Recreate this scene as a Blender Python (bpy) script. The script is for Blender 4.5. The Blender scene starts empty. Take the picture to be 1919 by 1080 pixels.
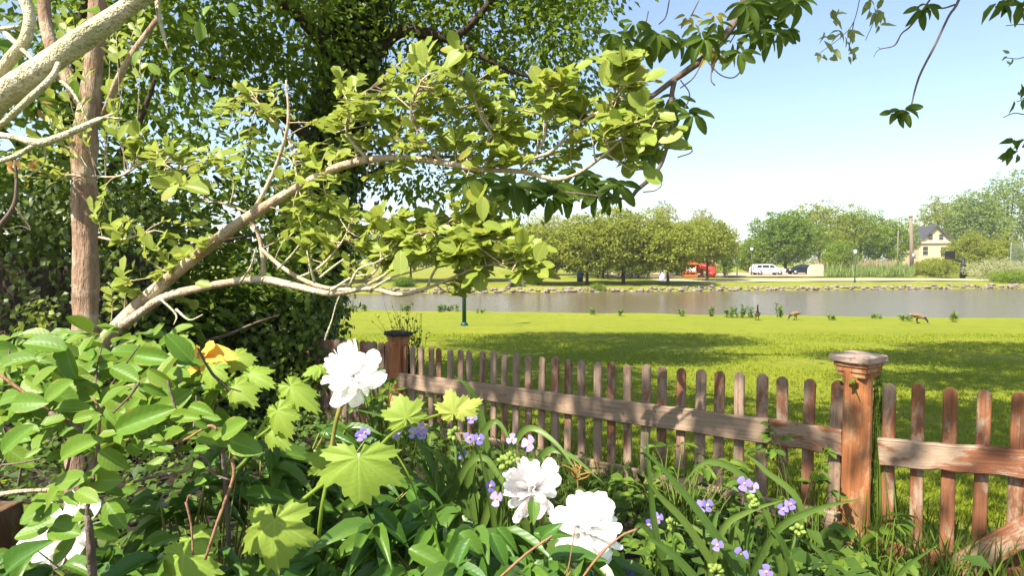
import bpy, math, random
import numpy as np
from mathutils import Vector, Matrix

random.seed(11)
rng = np.random.default_rng(11)
sc = bpy.context.scene
COL = sc.collection

# ------------------------------------------------------------------ camera
FPX, CX, CY = 1173.0, 959.5, 540.0
PITCH = math.radians(2.44)
EYE = Vector((0, 0, 1.4))
cd = bpy.data.cameras.new('camera')
cam = bpy.data.objects.new('camera', cd)
COL.objects.link(cam)
cam.location = EYE
cam.rotation_euler = (math.pi / 2 - PITCH, 0, 0)
cd.lens = FPX / 1919 * 36
cd.sensor_width = 36
cd.clip_start = 0.05
cd.clip_end = 3000
sc.camera = cam

# ------------------------------------------------------------------ sky, sun, exposure
SUN = Vector((-0.44, -0.50, 0.80)).normalized()          # towards the sun: behind and left of the camera
world = bpy.data.worlds.new('World')
sc.world = world
world.use_nodes = True
wn = world.node_tree
sky = wn.nodes.new('ShaderNodeTexSky')
sky.sky_type = 'NISHITA'
sky.sun_disc = False
sky.sun_elevation = math.asin(SUN.z)
sky.sun_rotation = math.atan2(SUN.x, SUN.y)
sky.air_density = 1.0
sky.dust_density = 0.9
sky.ozone_density = 1.2
sg = wn.nodes.new('ShaderNodeGamma')                     # tone grade: a softer, paler gradient over the whole sky
sg.inputs['Gamma'].default_value = 0.87
wn.links.new(sky.outputs[0], sg.inputs['Color'])
wn.links.new(sg.outputs[0], wn.nodes['Background'].inputs[0])
wn.nodes['Background'].inputs[1].default_value = 0.13
sd = bpy.data.lights.new('sun', 'SUN')
sd.energy = 5.0
sd.angle = math.radians(0.55)
sd.color = (1.0, 0.94, 0.82)
so = bpy.data.objects.new('sun', sd)
COL.objects.link(so)
so.rotation_euler = (-SUN).to_track_quat('-Z', 'Y').to_euler()
so.location = (-20, -25, 40)
vs = sc.view_settings
vs.view_transform = 'Standard'
vs.look = 'None'
vs.gamma = 1.0
vs.exposure = 1.25
vs.use_curve_mapping = False
sc.render.engine = 'CYCLES'
cy = sc.cycles
cy.max_bounces = 7
cy.diffuse_bounces = 4
cy.glossy_bounces = 3
cy.transmission_bounces = 4
cy.transparent_max_bounces = 4
cy.caustics_reflective = False
cy.caustics_refractive = False
cy.use_denoising = True
cy.sample_clamp_indirect = 6.0

# ------------------------------------------------------------------ helpers: space
FWD = Vector((0, math.cos(PITCH), -math.sin(PITCH)))
UPV = Vector((0, math.sin(PITCH), math.cos(PITCH)))


def U(px, py, d):
    """a point of the place, d metres in front of the camera, seen at photograph pixel px, py"""
    return EYE + FWD * d + Vector((1, 0, 0)) * ((px - CX) / FPX * d) + UPV * ((CY - py) / FPX * d)


def lerp_tab(tab, x):
    return float(np.interp(x, [t[0] for t in tab], [t[1] for t in tab]))


def near_shore(x):
    return 36.0 - 0.154 * x


def far_shore(x):
    return 60.0 + 0.165 * x


def ground(x, y):
    if y < 30:
        return lerp_tab([(-40, .4), (1, .25), (2.5, .08), (3, .05), (5, -.08), (31, -1.35)], y)
    if y > 48:
        t = y - far_shore(x)
        return lerp_tab([(-2, -2.4), (0, -1.62), (1.0, -1.18), (6, -1.05), (32, -.62), (60, -.45), (2000, 0.3)], t)
    t = near_shore(x) - y
    return lerp_tab([(-3, -2.4), (0, -1.66), (.35, -1.5), (1.2, -1.42), (6, -1.3)], t) if y < near_shore(x) else lerp_tab([(-3, -2.4), (0, -1.66)], t)


def on_ground(px, py, lo=3.0, hi=140.0):
    """where the view ray through a pixel meets the terrain"""
    prev = lo
    for i in range(1, 1500):
        d = lo * (hi / lo) ** (i / 1500)
        p = U(px, py, d)
        if p.z <= ground(p.x, p.y):
            return p
    return U(px, py, hi)


# ------------------------------------------------------------------ helpers: objects
def props(o, label=None, cat=None, group=None, kind=None):
    if label: o['label'] = label
    if cat: o['category'] = cat
    if group: o['group'] = group
    if kind: o['kind'] = kind
    return o


def thing(name, label, cat, loc, group=None):
    o = bpy.data.objects.new(name, None)
    o.empty_display_size = 0.1
    COL.objects.link(o)
    o.location = loc
    return props(o, label, cat, group)


def link(name, me, parent=None, M=None):
    o = bpy.data.objects.new(name, me)
    COL.objects.link(o)
    if parent is not None:
        o.parent = parent
    if M is not None:
        off = Vector((0, 0, 0))
        q = parent
        while q is not None:
            off += q.location
            q = q.parent
        o.matrix_basis = Matrix.Translation(-off) @ M
    return o


def mesh_data(name, verts, faces, mats, smooth=True, uv=None, fmat=None, tint=None):
    me = bpy.data.meshes.new(name)
    v = np.asarray(verts, dtype=np.float32).reshape(-1, 3)
    me.from_pydata(v.tolist(), [], [list(map(int, f)) for f in faces])
    for m in (mats if isinstance(mats, (list, tuple)) else [mats]):
        me.materials.append(m)
    if fmat is not None:
        me.polygons.foreach_set('material_index', np.asarray(fmat, dtype=np.int32))
    me.polygons.foreach_set('use_smooth', np.full(len(me.polygons), smooth, dtype=bool))
    if uv is not None:
        lay = me.uv_layers.new(name='UVMap')
        li = np.empty(len(me.loops), dtype=np.int32)
        me.loops.foreach_get('vertex_index', li)
        lay.data.foreach_set('uv', np.asarray(uv, dtype=np.float32)[li].ravel())
    me.update()
    return me


def part(name, vf, mats, parent=None, smooth=True, loc=None, **kw):
    """a mesh object given in world coordinates; its origin goes to loc (or to its own centre)"""
    v = np.asarray(vf[0], dtype=np.float64).reshape(-1, 3)
    c = Vector(loc) if loc is not None else Vector(v.mean(axis=0))
    me = mesh_data(name, v - np.array(c), vf[1], mats, smooth, **kw)
    return link(name, me, parent, Matrix.Translation(c))


def join(*vfs):
    V, Fs, n = [], [], 0
    for v, f in vfs:
        v = np.asarray(v, dtype=np.float64).reshape(-1, 3)
        V.append(v)
        Fs += [[i + n for i in q] for q in f]
        n += len(v)
    return np.concatenate(V), Fs


def smooth_path(pts, rad, k=4):
    """Catmull-Rom through the given points"""
    P = [np.array(p, dtype=float) for p in pts]
    if len(P) < 3:
        k = 1
    Q = [2 * P[0] - P[1]] + P + [2 * P[-1] - P[-2]]
    out, rr = [], []
    for i in range(len(P) - 1):
        p0, p1, p2, p3 = Q[i:i + 4]
        for j in range(k):
            t = j / k
            out.append(.5 * ((2 * p1) + (-p0 + p2) * t + (2 * p0 - 5 * p1 + 4 * p2 - p3) * t * t + (-p0 + 3 * p1 - 3 * p2 + p3) * t ** 3))
            rr.append(rad[i] * (1 - t) + rad[i + 1] * t)
    out.append(P[-1])
    rr.append(rad[-1])
    return out, rr


def tube(pts, rad, n=8, k=4, wob=0.0, cap=True, squash=None):
    if not hasattr(rad, '__len__'):
        rad = [rad] * len(pts)
    P, R = smooth_path(pts, rad, k)
    m = len(P)
    T = [P[min(i + 1, m - 1)] - P[max(i - 1, 0)] for i in range(m)]
    T = [t / (np.linalg.norm(t) + 1e-9) for t in T]
    a = np.array([0, 0, 1.0]) if abs(T[0][2]) < .9 else np.array([1.0, 0, 0])
    nrm = np.cross(T[0], a)
    nrm /= np.linalg.norm(nrm)
    V, Fs = [], []
    for i in range(m):
        nrm = nrm - T[i] * np.dot(nrm, T[i])
        nrm /= np.linalg.norm(nrm) + 1e-9
        b = np.cross(T[i], nrm)
        for j in range(n):
            an = 2 * math.pi * j / n
            r = R[i] * (1 + (wob * ((random.random() - .5) * .7 + .55 * math.sin(an * 2 + i * .55) + .5 * math.sin(an * 3 - i * .37 + 1.3) * math.sin(i * .21)) if wob else 0))
            V.append(P[i] + nrm * (math.cos(an) * r) + b * (math.sin(an) * r * (squash or 1)))
    for i in range(m - 1):
        for j in range(n):
            Fs.append([i * n + j, i * n + (j + 1) % n, (i + 1) * n + (j + 1) % n, (i + 1) * n + j])
    if cap:
        Fs.append([j for j in range(n)][::-1])
        Fs.append([(m - 1) * n + j for j in range(n)])
    return np.array(V), Fs


def box(c, s, ax=None):
    """box of full size s centred at c; ax = optional 3 axes"""
    c = np.array(c, dtype=float)
    A = np.eye(3) if ax is None else np.array([list(a) for a in ax], dtype=float)
    V = []
    for sx in (-.5, .5):
        for sy in (-.5, .5):
            for sz in (-.5, .5):
                V.append(c + A[0] * s[0] * sx + A[1] * s[1] * sy + A[2] * s[2] * sz)
    return np.array(V), [[0, 1, 3, 2], [4, 6, 7, 5], [0, 4, 5, 1], [2, 3, 7, 6], [0, 2, 6, 4], [1, 5, 7, 3]]


def bevel(o, w=.003, seg=2):
    m = o.modifiers.new('bevel', 'BEVEL')
    m.width = w
    m.segments = seg
    m.limit_method = 'ANGLE'
    return o


def extrude(outline, depth, c, ax):
    """a 2D outline (x, z) swept by depth along ax[1]"""
    n = len(outline)
    c = np.array(c, dtype=float)
    A = [np.array(list(a), dtype=float) for a in ax]
    V = [c + A[0] * x + A[2] * z - A[1] * depth / 2 for x, z in outline] + [c + A[0] * x + A[2] * z + A[1] * depth / 2 for x, z in outline]
    Fs = [list(range(n)), list(range(2 * n - 1, n - 1, -1))]
    for i in range(n):
        j = (i + 1) % n
        Fs.append([i, i + n, j + n, j])
    return np.array(V), Fs


# ------------------------------------------------------------------ helpers: materials
class NT:
    def __init__(self, name):
        self.m = bpy.data.materials.new(name)
        self.m.use_nodes = True
        self.t = self.m.node_tree
        self.bsdf = self.t.nodes['Principled BSDF']
        self.out = self.t.nodes['Material Output']

    def n(self, typ, **kw):
        nd = self.t.nodes.new('ShaderNode' + typ)
        for k, v in kw.items():
            setattr(nd, k, v)
        return nd

    def l(self, a, b):
        self.t.links.new(a, b)

    def val(self, sock, v):
        if hasattr(v, 'default_value') or hasattr(v, 'links'):
            self.l(v, sock)
        else:
            sock.default_value = v

    def math(self, op, a, b=0.0, clamp=False):
        nd = self.n('Math', operation=op, use_clamp=clamp)
        self.val(nd.inputs[0], a)
        self.val(nd.inputs[1], b)
        return nd.outputs[0]

    def mix(self, f, a, b, blend='MIX'):
        nd = self.n('Mix', data_type='RGBA', blend_type=blend)
        self.val(nd.inputs[0], f)
        self.val(nd.inputs[6], a if not isinstance(a, tuple) else (*a[:3], 1))
        self.val(nd.inputs[7], b if not isinstance(b, tuple) else (*b[:3], 1))
        return nd.outputs[2]

    def ramp(self, f, lo, hi):
        nd = self.n('MapRange', clamp=True)
        self.val(nd.inputs[0], f)
        nd.inputs[1].default_value = lo
        nd.inputs[2].default_value = hi
        return nd.outputs[0]

    def noise(self, vec, scale, detail=3, rough=.55, dist=0.0):
        nd = self.n('TexNoise')
        if vec is not None:
            self.l(vec, nd.inputs['Vector'])
        nd.inputs['Scale'].default_value = scale
        nd.inputs['Detail'].default_value = detail
        nd.inputs['Roughness'].default_value = rough
        nd.inputs['Distortion'].default_value = dist
        return nd.outputs['Fac']

    def coord(self, which='Object', scale=(1, 1, 1), rnd=False):
        tc = self.n('TexCoord')
        mp = self.n('Mapping')
        mp.inputs['Scale'].default_value = scale
        self.l(tc.outputs[which], mp.inputs['Vector'])
        if rnd:
            oi = self.n('ObjectInfo')
            cm = self.n('CombineXYZ')
            for i, k in enumerate((37.0, 91.0, 53.0)):
                self.l(self.math('MULTIPLY', oi.outputs['Random'], k), cm.inputs[i])
            self.l(cm.outputs[0], mp.inputs['Location'])
        return mp.outputs[0]

    def bump(self, h, strength=.4, dist=.01):
        nd = self.n('Bump')
        nd.inputs['Strength'].default_value = strength
        nd.inputs['Distance'].default_value = dist
        self.l(h, nd.inputs['Height'])
        self.l(nd.outputs[0], self.bsdf.inputs['Normal'])
        return nd.outputs[0]

    def set(self, col=None, rough=None, spec=None, metal=None):
        if col is not None:
            self.val(self.bsdf.inputs['Base Color'], (*col, 1) if isinstance(col, tuple) and len(col) == 3 else col)
        if rough is not None: self.val(self.bsdf.inputs['Roughness'], rough)
        if spec is not None: self.val(self.bsdf.inputs['Specular IOR Level'], spec)
        if metal is not None: self.val(self.bsdf.inputs['Metallic'], metal)
        return self


def leaf_mat(name, c1, c2, trans=.3, rough=.45, spec=.35, veins=False, edge=None, tipcol=None):
    t = NT(name)
    at = t.n('Attribute', attribute_name='tint')
    oi = t.n('ObjectInfo')
    r = t.math('FRACT', t.math('ADD', at.outputs['Fac'], oi.outputs['Random']))
    c = t.mix(r, c1, c2)
    mot = t.noise(t.coord('Object'), 40 if veins else 9, 2)
    c = t.mix(t.math('MULTIPLY', t.ramp(mot, .4, .75), .35), c, tuple(min(1, x * 1.5) for x in c1))
    if veins:
        uv = t.n('TexCoord').outputs['UV']
        sp = t.n('SeparateXYZ')
        t.l(uv, sp.inputs[0])
        du = t.math('ABSOLUTE', t.math('SUBTRACT', sp.outputs[0], .5))
        rib = t.ramp(du, .035, .0)
        lat = t.math('SINE', t.math('MULTIPLY', t.math('SUBTRACT', sp.outputs[1], t.math('MULTIPLY', du, .55)), 46.0))
        latm = t.ramp(lat, .86, 1.0)
        c = t.mix(t.math('MULTIPLY', latm, .10), c, tuple(min(1, x * 1.4 + .01) for x in c2))
        c = t.mix(t.math('MULTIPLY', rib, .45), c, tuple(min(1, x * 1.6 + .03) for x in c2))
        if edge:
            em = t.math('MULTIPLY', t.ramp(du, .36, .5), t.ramp(t.noise(t.coord('Object', rnd=True), 3, 2), .48, .6))
            c = t.mix(t.math('MULTIPLY', em, .8), c, edge)
        if tipcol:
            em = t.math('MULTIPLY', t.ramp(sp.outputs[1], .5, 1.0), t.math('MULTIPLY', t.ramp(oi.outputs['Random'], .86, 1.0), .7))
            c = t.mix(em, c, tipcol)
        h = t.math('ADD', t.math('MULTIPLY', lat, .3), t.math('MULTIPLY', rib, -1.0))
        t.bump(h, .10, .002)
    t.set(c, rough, spec)
    tr = t.n('BsdfTranslucent')
    hs = t.n('HueSaturation')
    hs.inputs['Hue'].default_value = .485
    hs.inputs['Value'].default_value = 1.5
    t.l(c, hs.inputs['Color'])
    t.l(hs.outputs[0], tr.inputs['Color'])
    ms = t.n('MixShader')
    ms.inputs[0].default_value = trans
    t.l(t.bsdf.outputs[0], ms.inputs[1])
    t.l(tr.outputs[0], ms.inputs[2])
    t.l(ms.outputs[0], t.out.inputs['Surface'])
    return t.m


def plain(name, col, rough=.6, spec=.3, metal=0.0, var=.25, scale=20, bumpk=.0):
    t = NT(name)
    nz = t.noise(t.coord('Object', rnd=True), scale, 4)
    c = t.mix(t.ramp(nz, .3, .75), tuple(x * (1 - var) for x in col), tuple(min(1, x * (1 + var)) for x in col))
    t.set(c, rough, spec, metal)
    if bumpk:
        t.bump(nz, bumpk, .01)
    return t.m


def bark_mat(name, c1, c2, patch=None, sx=30, sz=5, bump=.5):
    t = NT(name)
    a = t.noise(t.coord('Object', (sx, sx, sz)), 1.0, 4, .6, .4)
    b = t.noise(t.coord('Object'), 9, 3)
    c = t.mix(t.ramp(a, .3, .7), c1, c2)
    if patch:
        c = t.mix(t.math('MULTIPLY', t.ramp(b, .5, .58), .75), c, patch)
    e = t.noise(t.coord('Object', (sx * 3, sx * 3, sz * 5)), 1.0, 3, .7)
    c = t.mix(t.math('MULTIPLY', t.ramp(e, .55, .72), .55), c, tuple(x * .35 for x in c1))
    t.set(c, .9, .1)
    t.bump(t.math('ADD', t.math('ADD', a, t.math('MULTIPLY', b, 1.5)), t.math('MULTIPLY', e, -.8)), min(1, bump * 1.4), .016)
    return t.m


def wood_mat(name, grey, red, amount=.5, along=2):
    """weathered softwood: silver-grey grain with what is left of a red-brown stain"""
    t = NT(name)
    s1 = [85, 85, 85]; s1[along] = 3.0
    s2 = [9, 9, 9]; s2[along] = 3.2
    grain = t.noise(t.coord('Object', tuple(s1), True), 1.0, 4, .65, .6)
    blot = t.noise(t.coord('Object', tuple(s2), True), 1.0, 5, .7, .5)
    fine = t.noise(t.coord('Object', (260, 260, 260), True), 1.0, 2)
    g = t.mix(t.ramp(grain, .28, .72), tuple(x * .62 for x in grey), tuple(min(1, x * 1.22) for x in grey))
    rr = t.mix(t.ramp(grain, .3, .7), tuple(x * .55 for x in red), red)
    oi = t.n('ObjectInfo')
    lim = t.math('ADD', blot, t.math('MULTIPLY', t.math('SUBTRACT', oi.outputs['Random'], .5), .16))
    m = t.math('MULTIPLY', t.ramp(t.math('ADD', lim, t.math('MULTIPLY', grain, .25)), .77 - .3 * amount, .85 - .3 * amount), .9)
    c = t.mix(m, g, rr)
    c = t.mix(t.math('MULTIPLY', t.ramp(fine, .60, .72), .5), c, (.06, .042, .03))
    crk = t.noise(t.coord('Object', tuple([150 if i != along else 2.2 for i in range(3)]), True), 1.0, 2, .5)
    c = t.mix(t.math('MULTIPLY', t.ramp(crk, .66, .74), .75), c, (.045, .03, .022))
    ly = t.noise(t.coord('Object', rnd=True), 22, 5, .7)
    c = t.mix(t.math('MULTIPLY', t.ramp(ly, .62, .74), .3), c, (.36, .31, .26))
    t.set(c, .9, .12)
    t.bump(t.math('ADD', grain, t.math('MULTIPLY', m, .25)), .6, .004)
    return t.m


# ------------------------------------------------------------------ helpers: leaves
def leaf_shape(nl, nw, prof, fold=.15, droop=.12, wave=0.0, cup=0.0):
    """unit leaf along +y (length 1, width 1 at its widest), upper face +z"""
    V, Q, uv = [], [], []
    for i in range(nl + 1):
        t = (1 - math.cos(math.pi * i / nl)) / 2
        w = max(prof(t), .012)
        for j in range(nw + 1):
            u = j / nw * 2 - 1
            V.append((u * .5 * w, t, abs(u) * w * fold * .5 - droop * t * t + cup * (1 - u * u) * math.sin(math.pi * t) + wave * math.sin(t * 17 + u * 2) * abs(u)))
            uv.append(((u * w + 1) / 2, t))
    for i in range(nl):
        for j in range(nw):
            a = i * (nw + 1) + j
            Q.append([a, a + 1, a + nw + 2, a + nw + 1])
    return np.array(V), Q, np.array(uv)


def p_oval(t): return math.sin(math.pi * min(1, t) ** .9) ** .62
def p_obov(t): return math.sin(math.pi * t ** 1.25) ** .6
def p_lance(t): return math.sin(math.pi * t ** .72) ** .9 * (1 - .25 * t)
def p_strap(t): return min(1, t * 8 + .55) * (1 - t ** 2.2)
def p_petal(t): return (.28 + .72 * math.sin(math.pi * .5 * min(1, t * 1.25))) * (1 if t < .8 else math.sqrt(max(0, 1 - ((t - .8) / .2) ** 2)) * .75 + .25)


TPL4 = (np.array([(0, 0, 0), (-.5, .45, .08), (.5, .45, .08), (0, .5, 0), (0, 1, -.1)]), [[0, 3, 1], [0, 2, 3], [1, 3, 4], [3, 2, 4]])
TPL2 = (np.array([(0, 0, 0), (-.5, .5, .06), (.5, .5, .06), (0, 1, -.05)]), [[0, 2, 1], [1, 2, 3]])


def nz(a):
    return a / (np.linalg.norm(a, axis=-1, keepdims=True) + 1e-9)


def leaf_frames(d, n):
    y = nz(d)
    z = nz(n - y * np.sum(n * y, axis=1, keepdims=True))
    x = np.cross(y, z)
    return x, y, z


def leaf_mass(name, pos, d, n, L, Wd, mat, parent=None, tpl=TPL4, kind='stuff', loc=None):
    """many leaves as one mesh: pos, direction and normal per leaf"""
    pos = np.asarray(pos, dtype=np.float64)
    N = len(pos)
    L = np.broadcast_to(np.asarray(L, dtype=float), (N,))
    Wd = np.broadcast_to(np.asarray(Wd, dtype=float), (N,))
    x, y, z = leaf_frames(np.asarray(d, dtype=float), np.asarray(n, dtype=float))
    tv, tf = tpl[0], np.array(tpl[1])
    V = (pos[:, None, :] + x[:, None, :] * (tv[None, :, 0:1] * Wd[:, None, None]) + y[:, None, :] * (tv[None, :, 1:2] * L[:, None, None]) + z[:, None, :] * (tv[None, :, 2:3] * L[:, None, None]))
    k, fk = len(tv), tf.shape[1]
    Fa = (tf[None] + (np.arange(N) * k)[:, None, None]).reshape(-1, fk)
    c = np.array(loc if loc is not None else pos.mean(axis=0))
    V = (V.reshape(-1, 3) - c).astype(np.float32)
    me = bpy.data.meshes.new(name)
    me.vertices.add(len(V))
    me.vertices.foreach_set('co', V.ravel())
    me.loops.add(Fa.size)
    me.loops.foreach_set('vertex_index', Fa.ravel().astype(np.int32))
    me.polygons.add(len(Fa))
    me.polygons.foreach_set('loop_start', np.arange(0, Fa.size, fk, dtype=np.int32))
    me.polygons.foreach_set('use_smooth', np.ones(len(Fa), dtype=bool))
    at = me.attributes.new('tint', 'FLOAT', 'POINT')
    at.data.foreach_set('value', np.repeat(rng.random(N).astype(np.float32), k))
    if len(tpl) > 2:
        lay = me.uv_layers.new(name='UVMap')
        lay.data.foreach_set('uv', np.tile(tpl[2][tf.ravel()], (N, 1)).astype(np.float32).ravel())
    me.materials.append(mat)
    me.update(calc_edges=True)
    me.validate()
    o = link(name, me, parent, Matrix.Translation(Vector(c)))
    if kind:
        o['kind'] = kind
    return o


def leaf_matrix(base, tip, nrm, width):
    base, tip, nrm = Vector(base), Vector(tip), Vector(nrm)
    y = tip - base
    L = y.length
    y.normalize()
    z = (nrm - y * nrm.dot(y)).normalized()
    x = y.cross(z)
    M = Matrix((x * width, y * L, z * L)).transposed().to_4x4()
    M.translation = base
    return M


class LeafSet:
    """gathers the leaves of one plant; the largest become parts of their own, the rest one part"""

    def __init__(self, name, parent, variants, mat, tpl, limit=300):
        self.name, self.parent, self.variants, self.mat, self.tpl, self.limit = name, parent, variants, mat, tpl, limit
        self.items = []

    def add(self, base, tip, nrm, width):
        b = Vector(base)
        self.items.append((-(Vector(tip) - b).length / max(.2, (b - EYE).length), tuple(b), tuple(tip), tuple(nrm), width))

    def build(self):
        self.items.sort()
        for i, (_, b, t, n, w) in enumerate(self.items[:self.limit]):
            link(self.name, self.variants[i % len(self.variants)], self.parent, leaf_matrix(b, t, n, w))
        rest = self.items[self.limit:]
        if rest:
            B = np.array([r[1] for r in rest]); T = np.array([r[2] for r in rest])
            leaf_mass(self.name + '_mass', B, T - B, np.array([r[3] for r in rest]), np.linalg.norm(T - B, axis=1), np.array([r[4] for r in rest]), self.mat, self.parent, self.tpl)


def rv(s=1.0):
    return Vector((random.gauss(0, s), random.gauss(0, s), random.gauss(0, s)))


def variants(name, mat, prof, specs, nl=7, nw=4):
    out = []
    for f, dr, wv, cp in specs:
        v, q, uv = leaf_shape(nl, nw, prof, f, dr, wv, cp)
        out.append(mesh_data(name, v, q, mat, True, uv))
    return out


def spray_points(c, r, nspray, per, sr, shell=.5):
    """leaf positions in sprays spread through an ellipsoid: centres nspray, per leaves each, spray radius sr"""
    c, r = np.array(c, dtype=float), np.array(r, dtype=float) * np.ones(3)
    q = nz(rng.normal(size=(nspray, 3)))
    rad = rng.random(nspray) ** (1 / 3) * (1 - shell) + shell * (.75 + .3 * rng.random(nspray))
    ctr = q * rad[:, None]
    off = rng.normal(size=(nspray, per, 3)) * sr * np.array([1, 1, .6])
    P = (c + ctr * r)[:, None, :] + off
    D = np.repeat(q[:, None, :], per, axis=1) * .6 + nz(off) * .8 + rng.normal(size=P.shape) * .35
    out = np.repeat(q[:, None, :], per, axis=1)
    return P.reshape(-1, 3), D.reshape(-1, 3), out.reshape(-1, 3)

# ------------------------------------------------------------------ materials
def lawn_mat(name, a, b, c3):
    t = NT(name)
    co = t.coord('Object')
    big = t.noise(co, .35, 4, .6)
    mid = t.noise(t.coord('Object', (1, .45, 1)), 5, 5, .7)
    fin = t.noise(t.coord('Object', (1, .5, 1)), 42, 3, .7)
    c = t.mix(t.ramp(big, .35, .65), a, b)
    c = t.mix(t.math('MULTIPLY', t.ramp(mid, .42, .72), .75), c, c3)
    dry = t.noise(t.coord('Object', (1, .6, 1)), .9, 6, .7, .6)
    c = t.mix(t.math('MULTIPLY', t.ramp(dry, .54, .72), .55), c, (.30, .255, .07))
    clo = t.noise(t.coord('Object', (1, .6, 1)), 2.2, 4, .6)
    c = t.mix(t.math('MULTIPLY', t.ramp(clo, .58, .68), .5), c, tuple(x * .6 for x in c3))
    c = t.mix(t.math('MULTIPLY', t.ramp(fin, .5, .8), .55), c, tuple(x * .35 for x in a))
    t.set(c, .9, .1)
    t.bump(t.math('ADD', fin, mid), .9, .05)
    return t.m


M_LAWN = lawn_mat('lawn_grass', (.212, .248, .020), (.275, .280, .026), (.165, .220, .016))
M_FAR = lawn_mat('park_grass', (.20, .225, .016), (.28, .265, .05), (.16, .20, .014))
M_SOIL = plain('garden_soil', (.035, .028, .02), .95, .1, var=.5, scale=30, bumpk=.8)
M_PATH = plain('pale_path', (.42, .36, .25), .9, .1, var=.15, scale=2, bumpk=.2)
M_SAND = plain('sandy_gravel', (.45, .33, .23), .95, .1, var=.18, scale=1.5, bumpk=.3)
M_STONE = plain('shore_stone', (.25, .21, .165), .9, .15, var=.5, scale=3, bumpk=.6)
M_TRUNKF = bark_mat('far_trunk_bark', (.055, .042, .03), (.12, .09, .065), None, 6, 2)
M_BRANCH = bark_mat('crape_bark', (.40, .29, .19), (.56, .43, .30), (.62, .53, .39), 34, 7, .6)
M_TRUNK = bark_mat('trunk_bark', (.24, .145, .095), (.42, .28, .19), (.50, .40, .29), 40, 4, .6)
M_PALE = bark_mat('pale_bark', (.52, .44, .28), (.74, .66, .47), (.50, .47, .28), 26, 14, .8)
M_DARKBARK = bark_mat('dark_bark', (.035, .026, .02), (.10, .075, .055), None, 18, 3, .8)
M_TWIG = bark_mat('twig_bark', (.12, .085, .065), (.22, .165, .13), None, 60, 12, .3)
M_REDTWIG = bark_mat('red_twig_bark', (.24, .115, .065), (.36, .20, .12), None, 60, 12, .3)
M_WOOD = wood_mat('weathered_wood', (.36, .250, .180), (.28, .115, .060), .48, 2)
M_RAIL = wood_mat('weathered_rail', (.38, .265, .185), (.31, .125, .060), .34, 0)
M_GATE = wood_mat('gate_wood', (.42, .295, .205), (.30, .105, .050), .80, 0)
M_GATEP = wood_mat('gate_picket_wood', (.38, .27, .185), (.31, .115, .050), .70, 2)
M_POST = wood_mat('stained_post', (.50, .265, .135), (.44, .160, .062), .72, 2)
M_CAP = wood_mat('weathered_cap', (.38, .29, .24), (.27, .10, .055), .25, 0)
M_STAKE = wood_mat('dark_stake', (.17, .11, .07), (.13, .06, .03), .5, 2)
M_CAPDARK = plain('mossy_cap', (.06, .05, .045), .95, .1, var=.5, scale=40, bumpk=.6)

L_CRAPE = leaf_mat('crape_leaf', (.235, .305, .048), (.300, .345, .062), .42, .42, .3, True, None, (.42, .20, .07))
L_SHRUB = leaf_mat('shrub_leaf', (.100, .200, .022), (.170, .250, .030), .28, .45, .28, True, (.42, .30, .06))
L_VINE = leaf_mat('lobed_vine_leaf', (.225, .330, .045), (.265, .350, .055), .38, .5, .25, True)
L_YOUNG = leaf_mat('young_vine_leaf', (.33, .38, .07), (.36, .40, .08), .4, .5, .25, True)
L_PEONY = leaf_mat('peony_leaf', (.050, .125, .018), (.100, .180, .022), .22, .36, .4, True)
L_STRAP = leaf_mat('strap_leaf', (.080, .150, .026), (.140, .205, .036), .25, .42, .35, True)
L_WEED = leaf_mat('weed_leaf', (.080, .150, .020), (.150, .215, .026), .3, .5, .25, False)
L_GROUND = leaf_mat('ground_cover_leaf', (.040, .082, .014), (.090, .145, .020), .25, .55, .2, False)
L_CREEPER = leaf_mat('creeper_leaf', (.060, .108, .012), (.110, .165, .016), .45, .5, .2, True)
L_YELLOWISH = leaf_mat('yellowing_creeper_leaf', (.26, .24, .02), (.32, .27, .03), .42, .5, .2, True)
L_PALESPRAY = leaf_mat('pale_spray_leaf', (.22, .26, .09), (.28, .32, .13), .45, .5, .2, False)
L_CROWN = leaf_mat('crown_leaf', (.085, .152, .015), (.175, .235, .024), .48, .5, .2, False)
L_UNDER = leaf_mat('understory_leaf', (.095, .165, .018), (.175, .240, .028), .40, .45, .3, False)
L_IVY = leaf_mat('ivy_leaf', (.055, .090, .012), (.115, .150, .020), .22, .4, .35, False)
L_DRY = leaf_mat('dry_leaf', (.36, .19, .05), (.45, .30, .10), .3, .6, .2, False)
L_FAR_OLIVE = leaf_mat('far_olive_leaf', (.195, .240, .032), (.275, .290, .042), .42, .6, .15, False)
L_FAR_GREEN = leaf_mat('far_green_leaf', (.140, .220, .024), (.220, .275, .032), .42, .6, .15, False)
L_FAR_DARK = leaf_mat('far_dark_leaf', (.100, .175, .020), (.170, .235, .026), .38, .6, .15, False)
L_FAR_BLUE = leaf_mat('far_bluish_leaf', (.165, .235, .050), (.235, .290, .065), .4, .6, .15, False)
L_FAR_PALE = leaf_mat('far_pale_leaf', (.28, .30, .13), (.36, .36, .18), .35, .6, .15, False)
L_REED = leaf_mat('reed_blade', (.16, .225, .06), (.22, .27, .08), .3, .6, .15, False)
L_REEDTOP = leaf_mat('dry_reed_blade', (.30, .22, .13), (.38, .29, .18), .2, .7, .1, False)
L_GRASS = leaf_mat('grass_blade', (.165, .222, .014), (.240, .265, .018), .3, .6, .12, False)
L_GRASSDARK = leaf_mat('long_grass_blade', (.08, .135, .02), (.13, .18, .025), .3, .55, .15, False)

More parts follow.
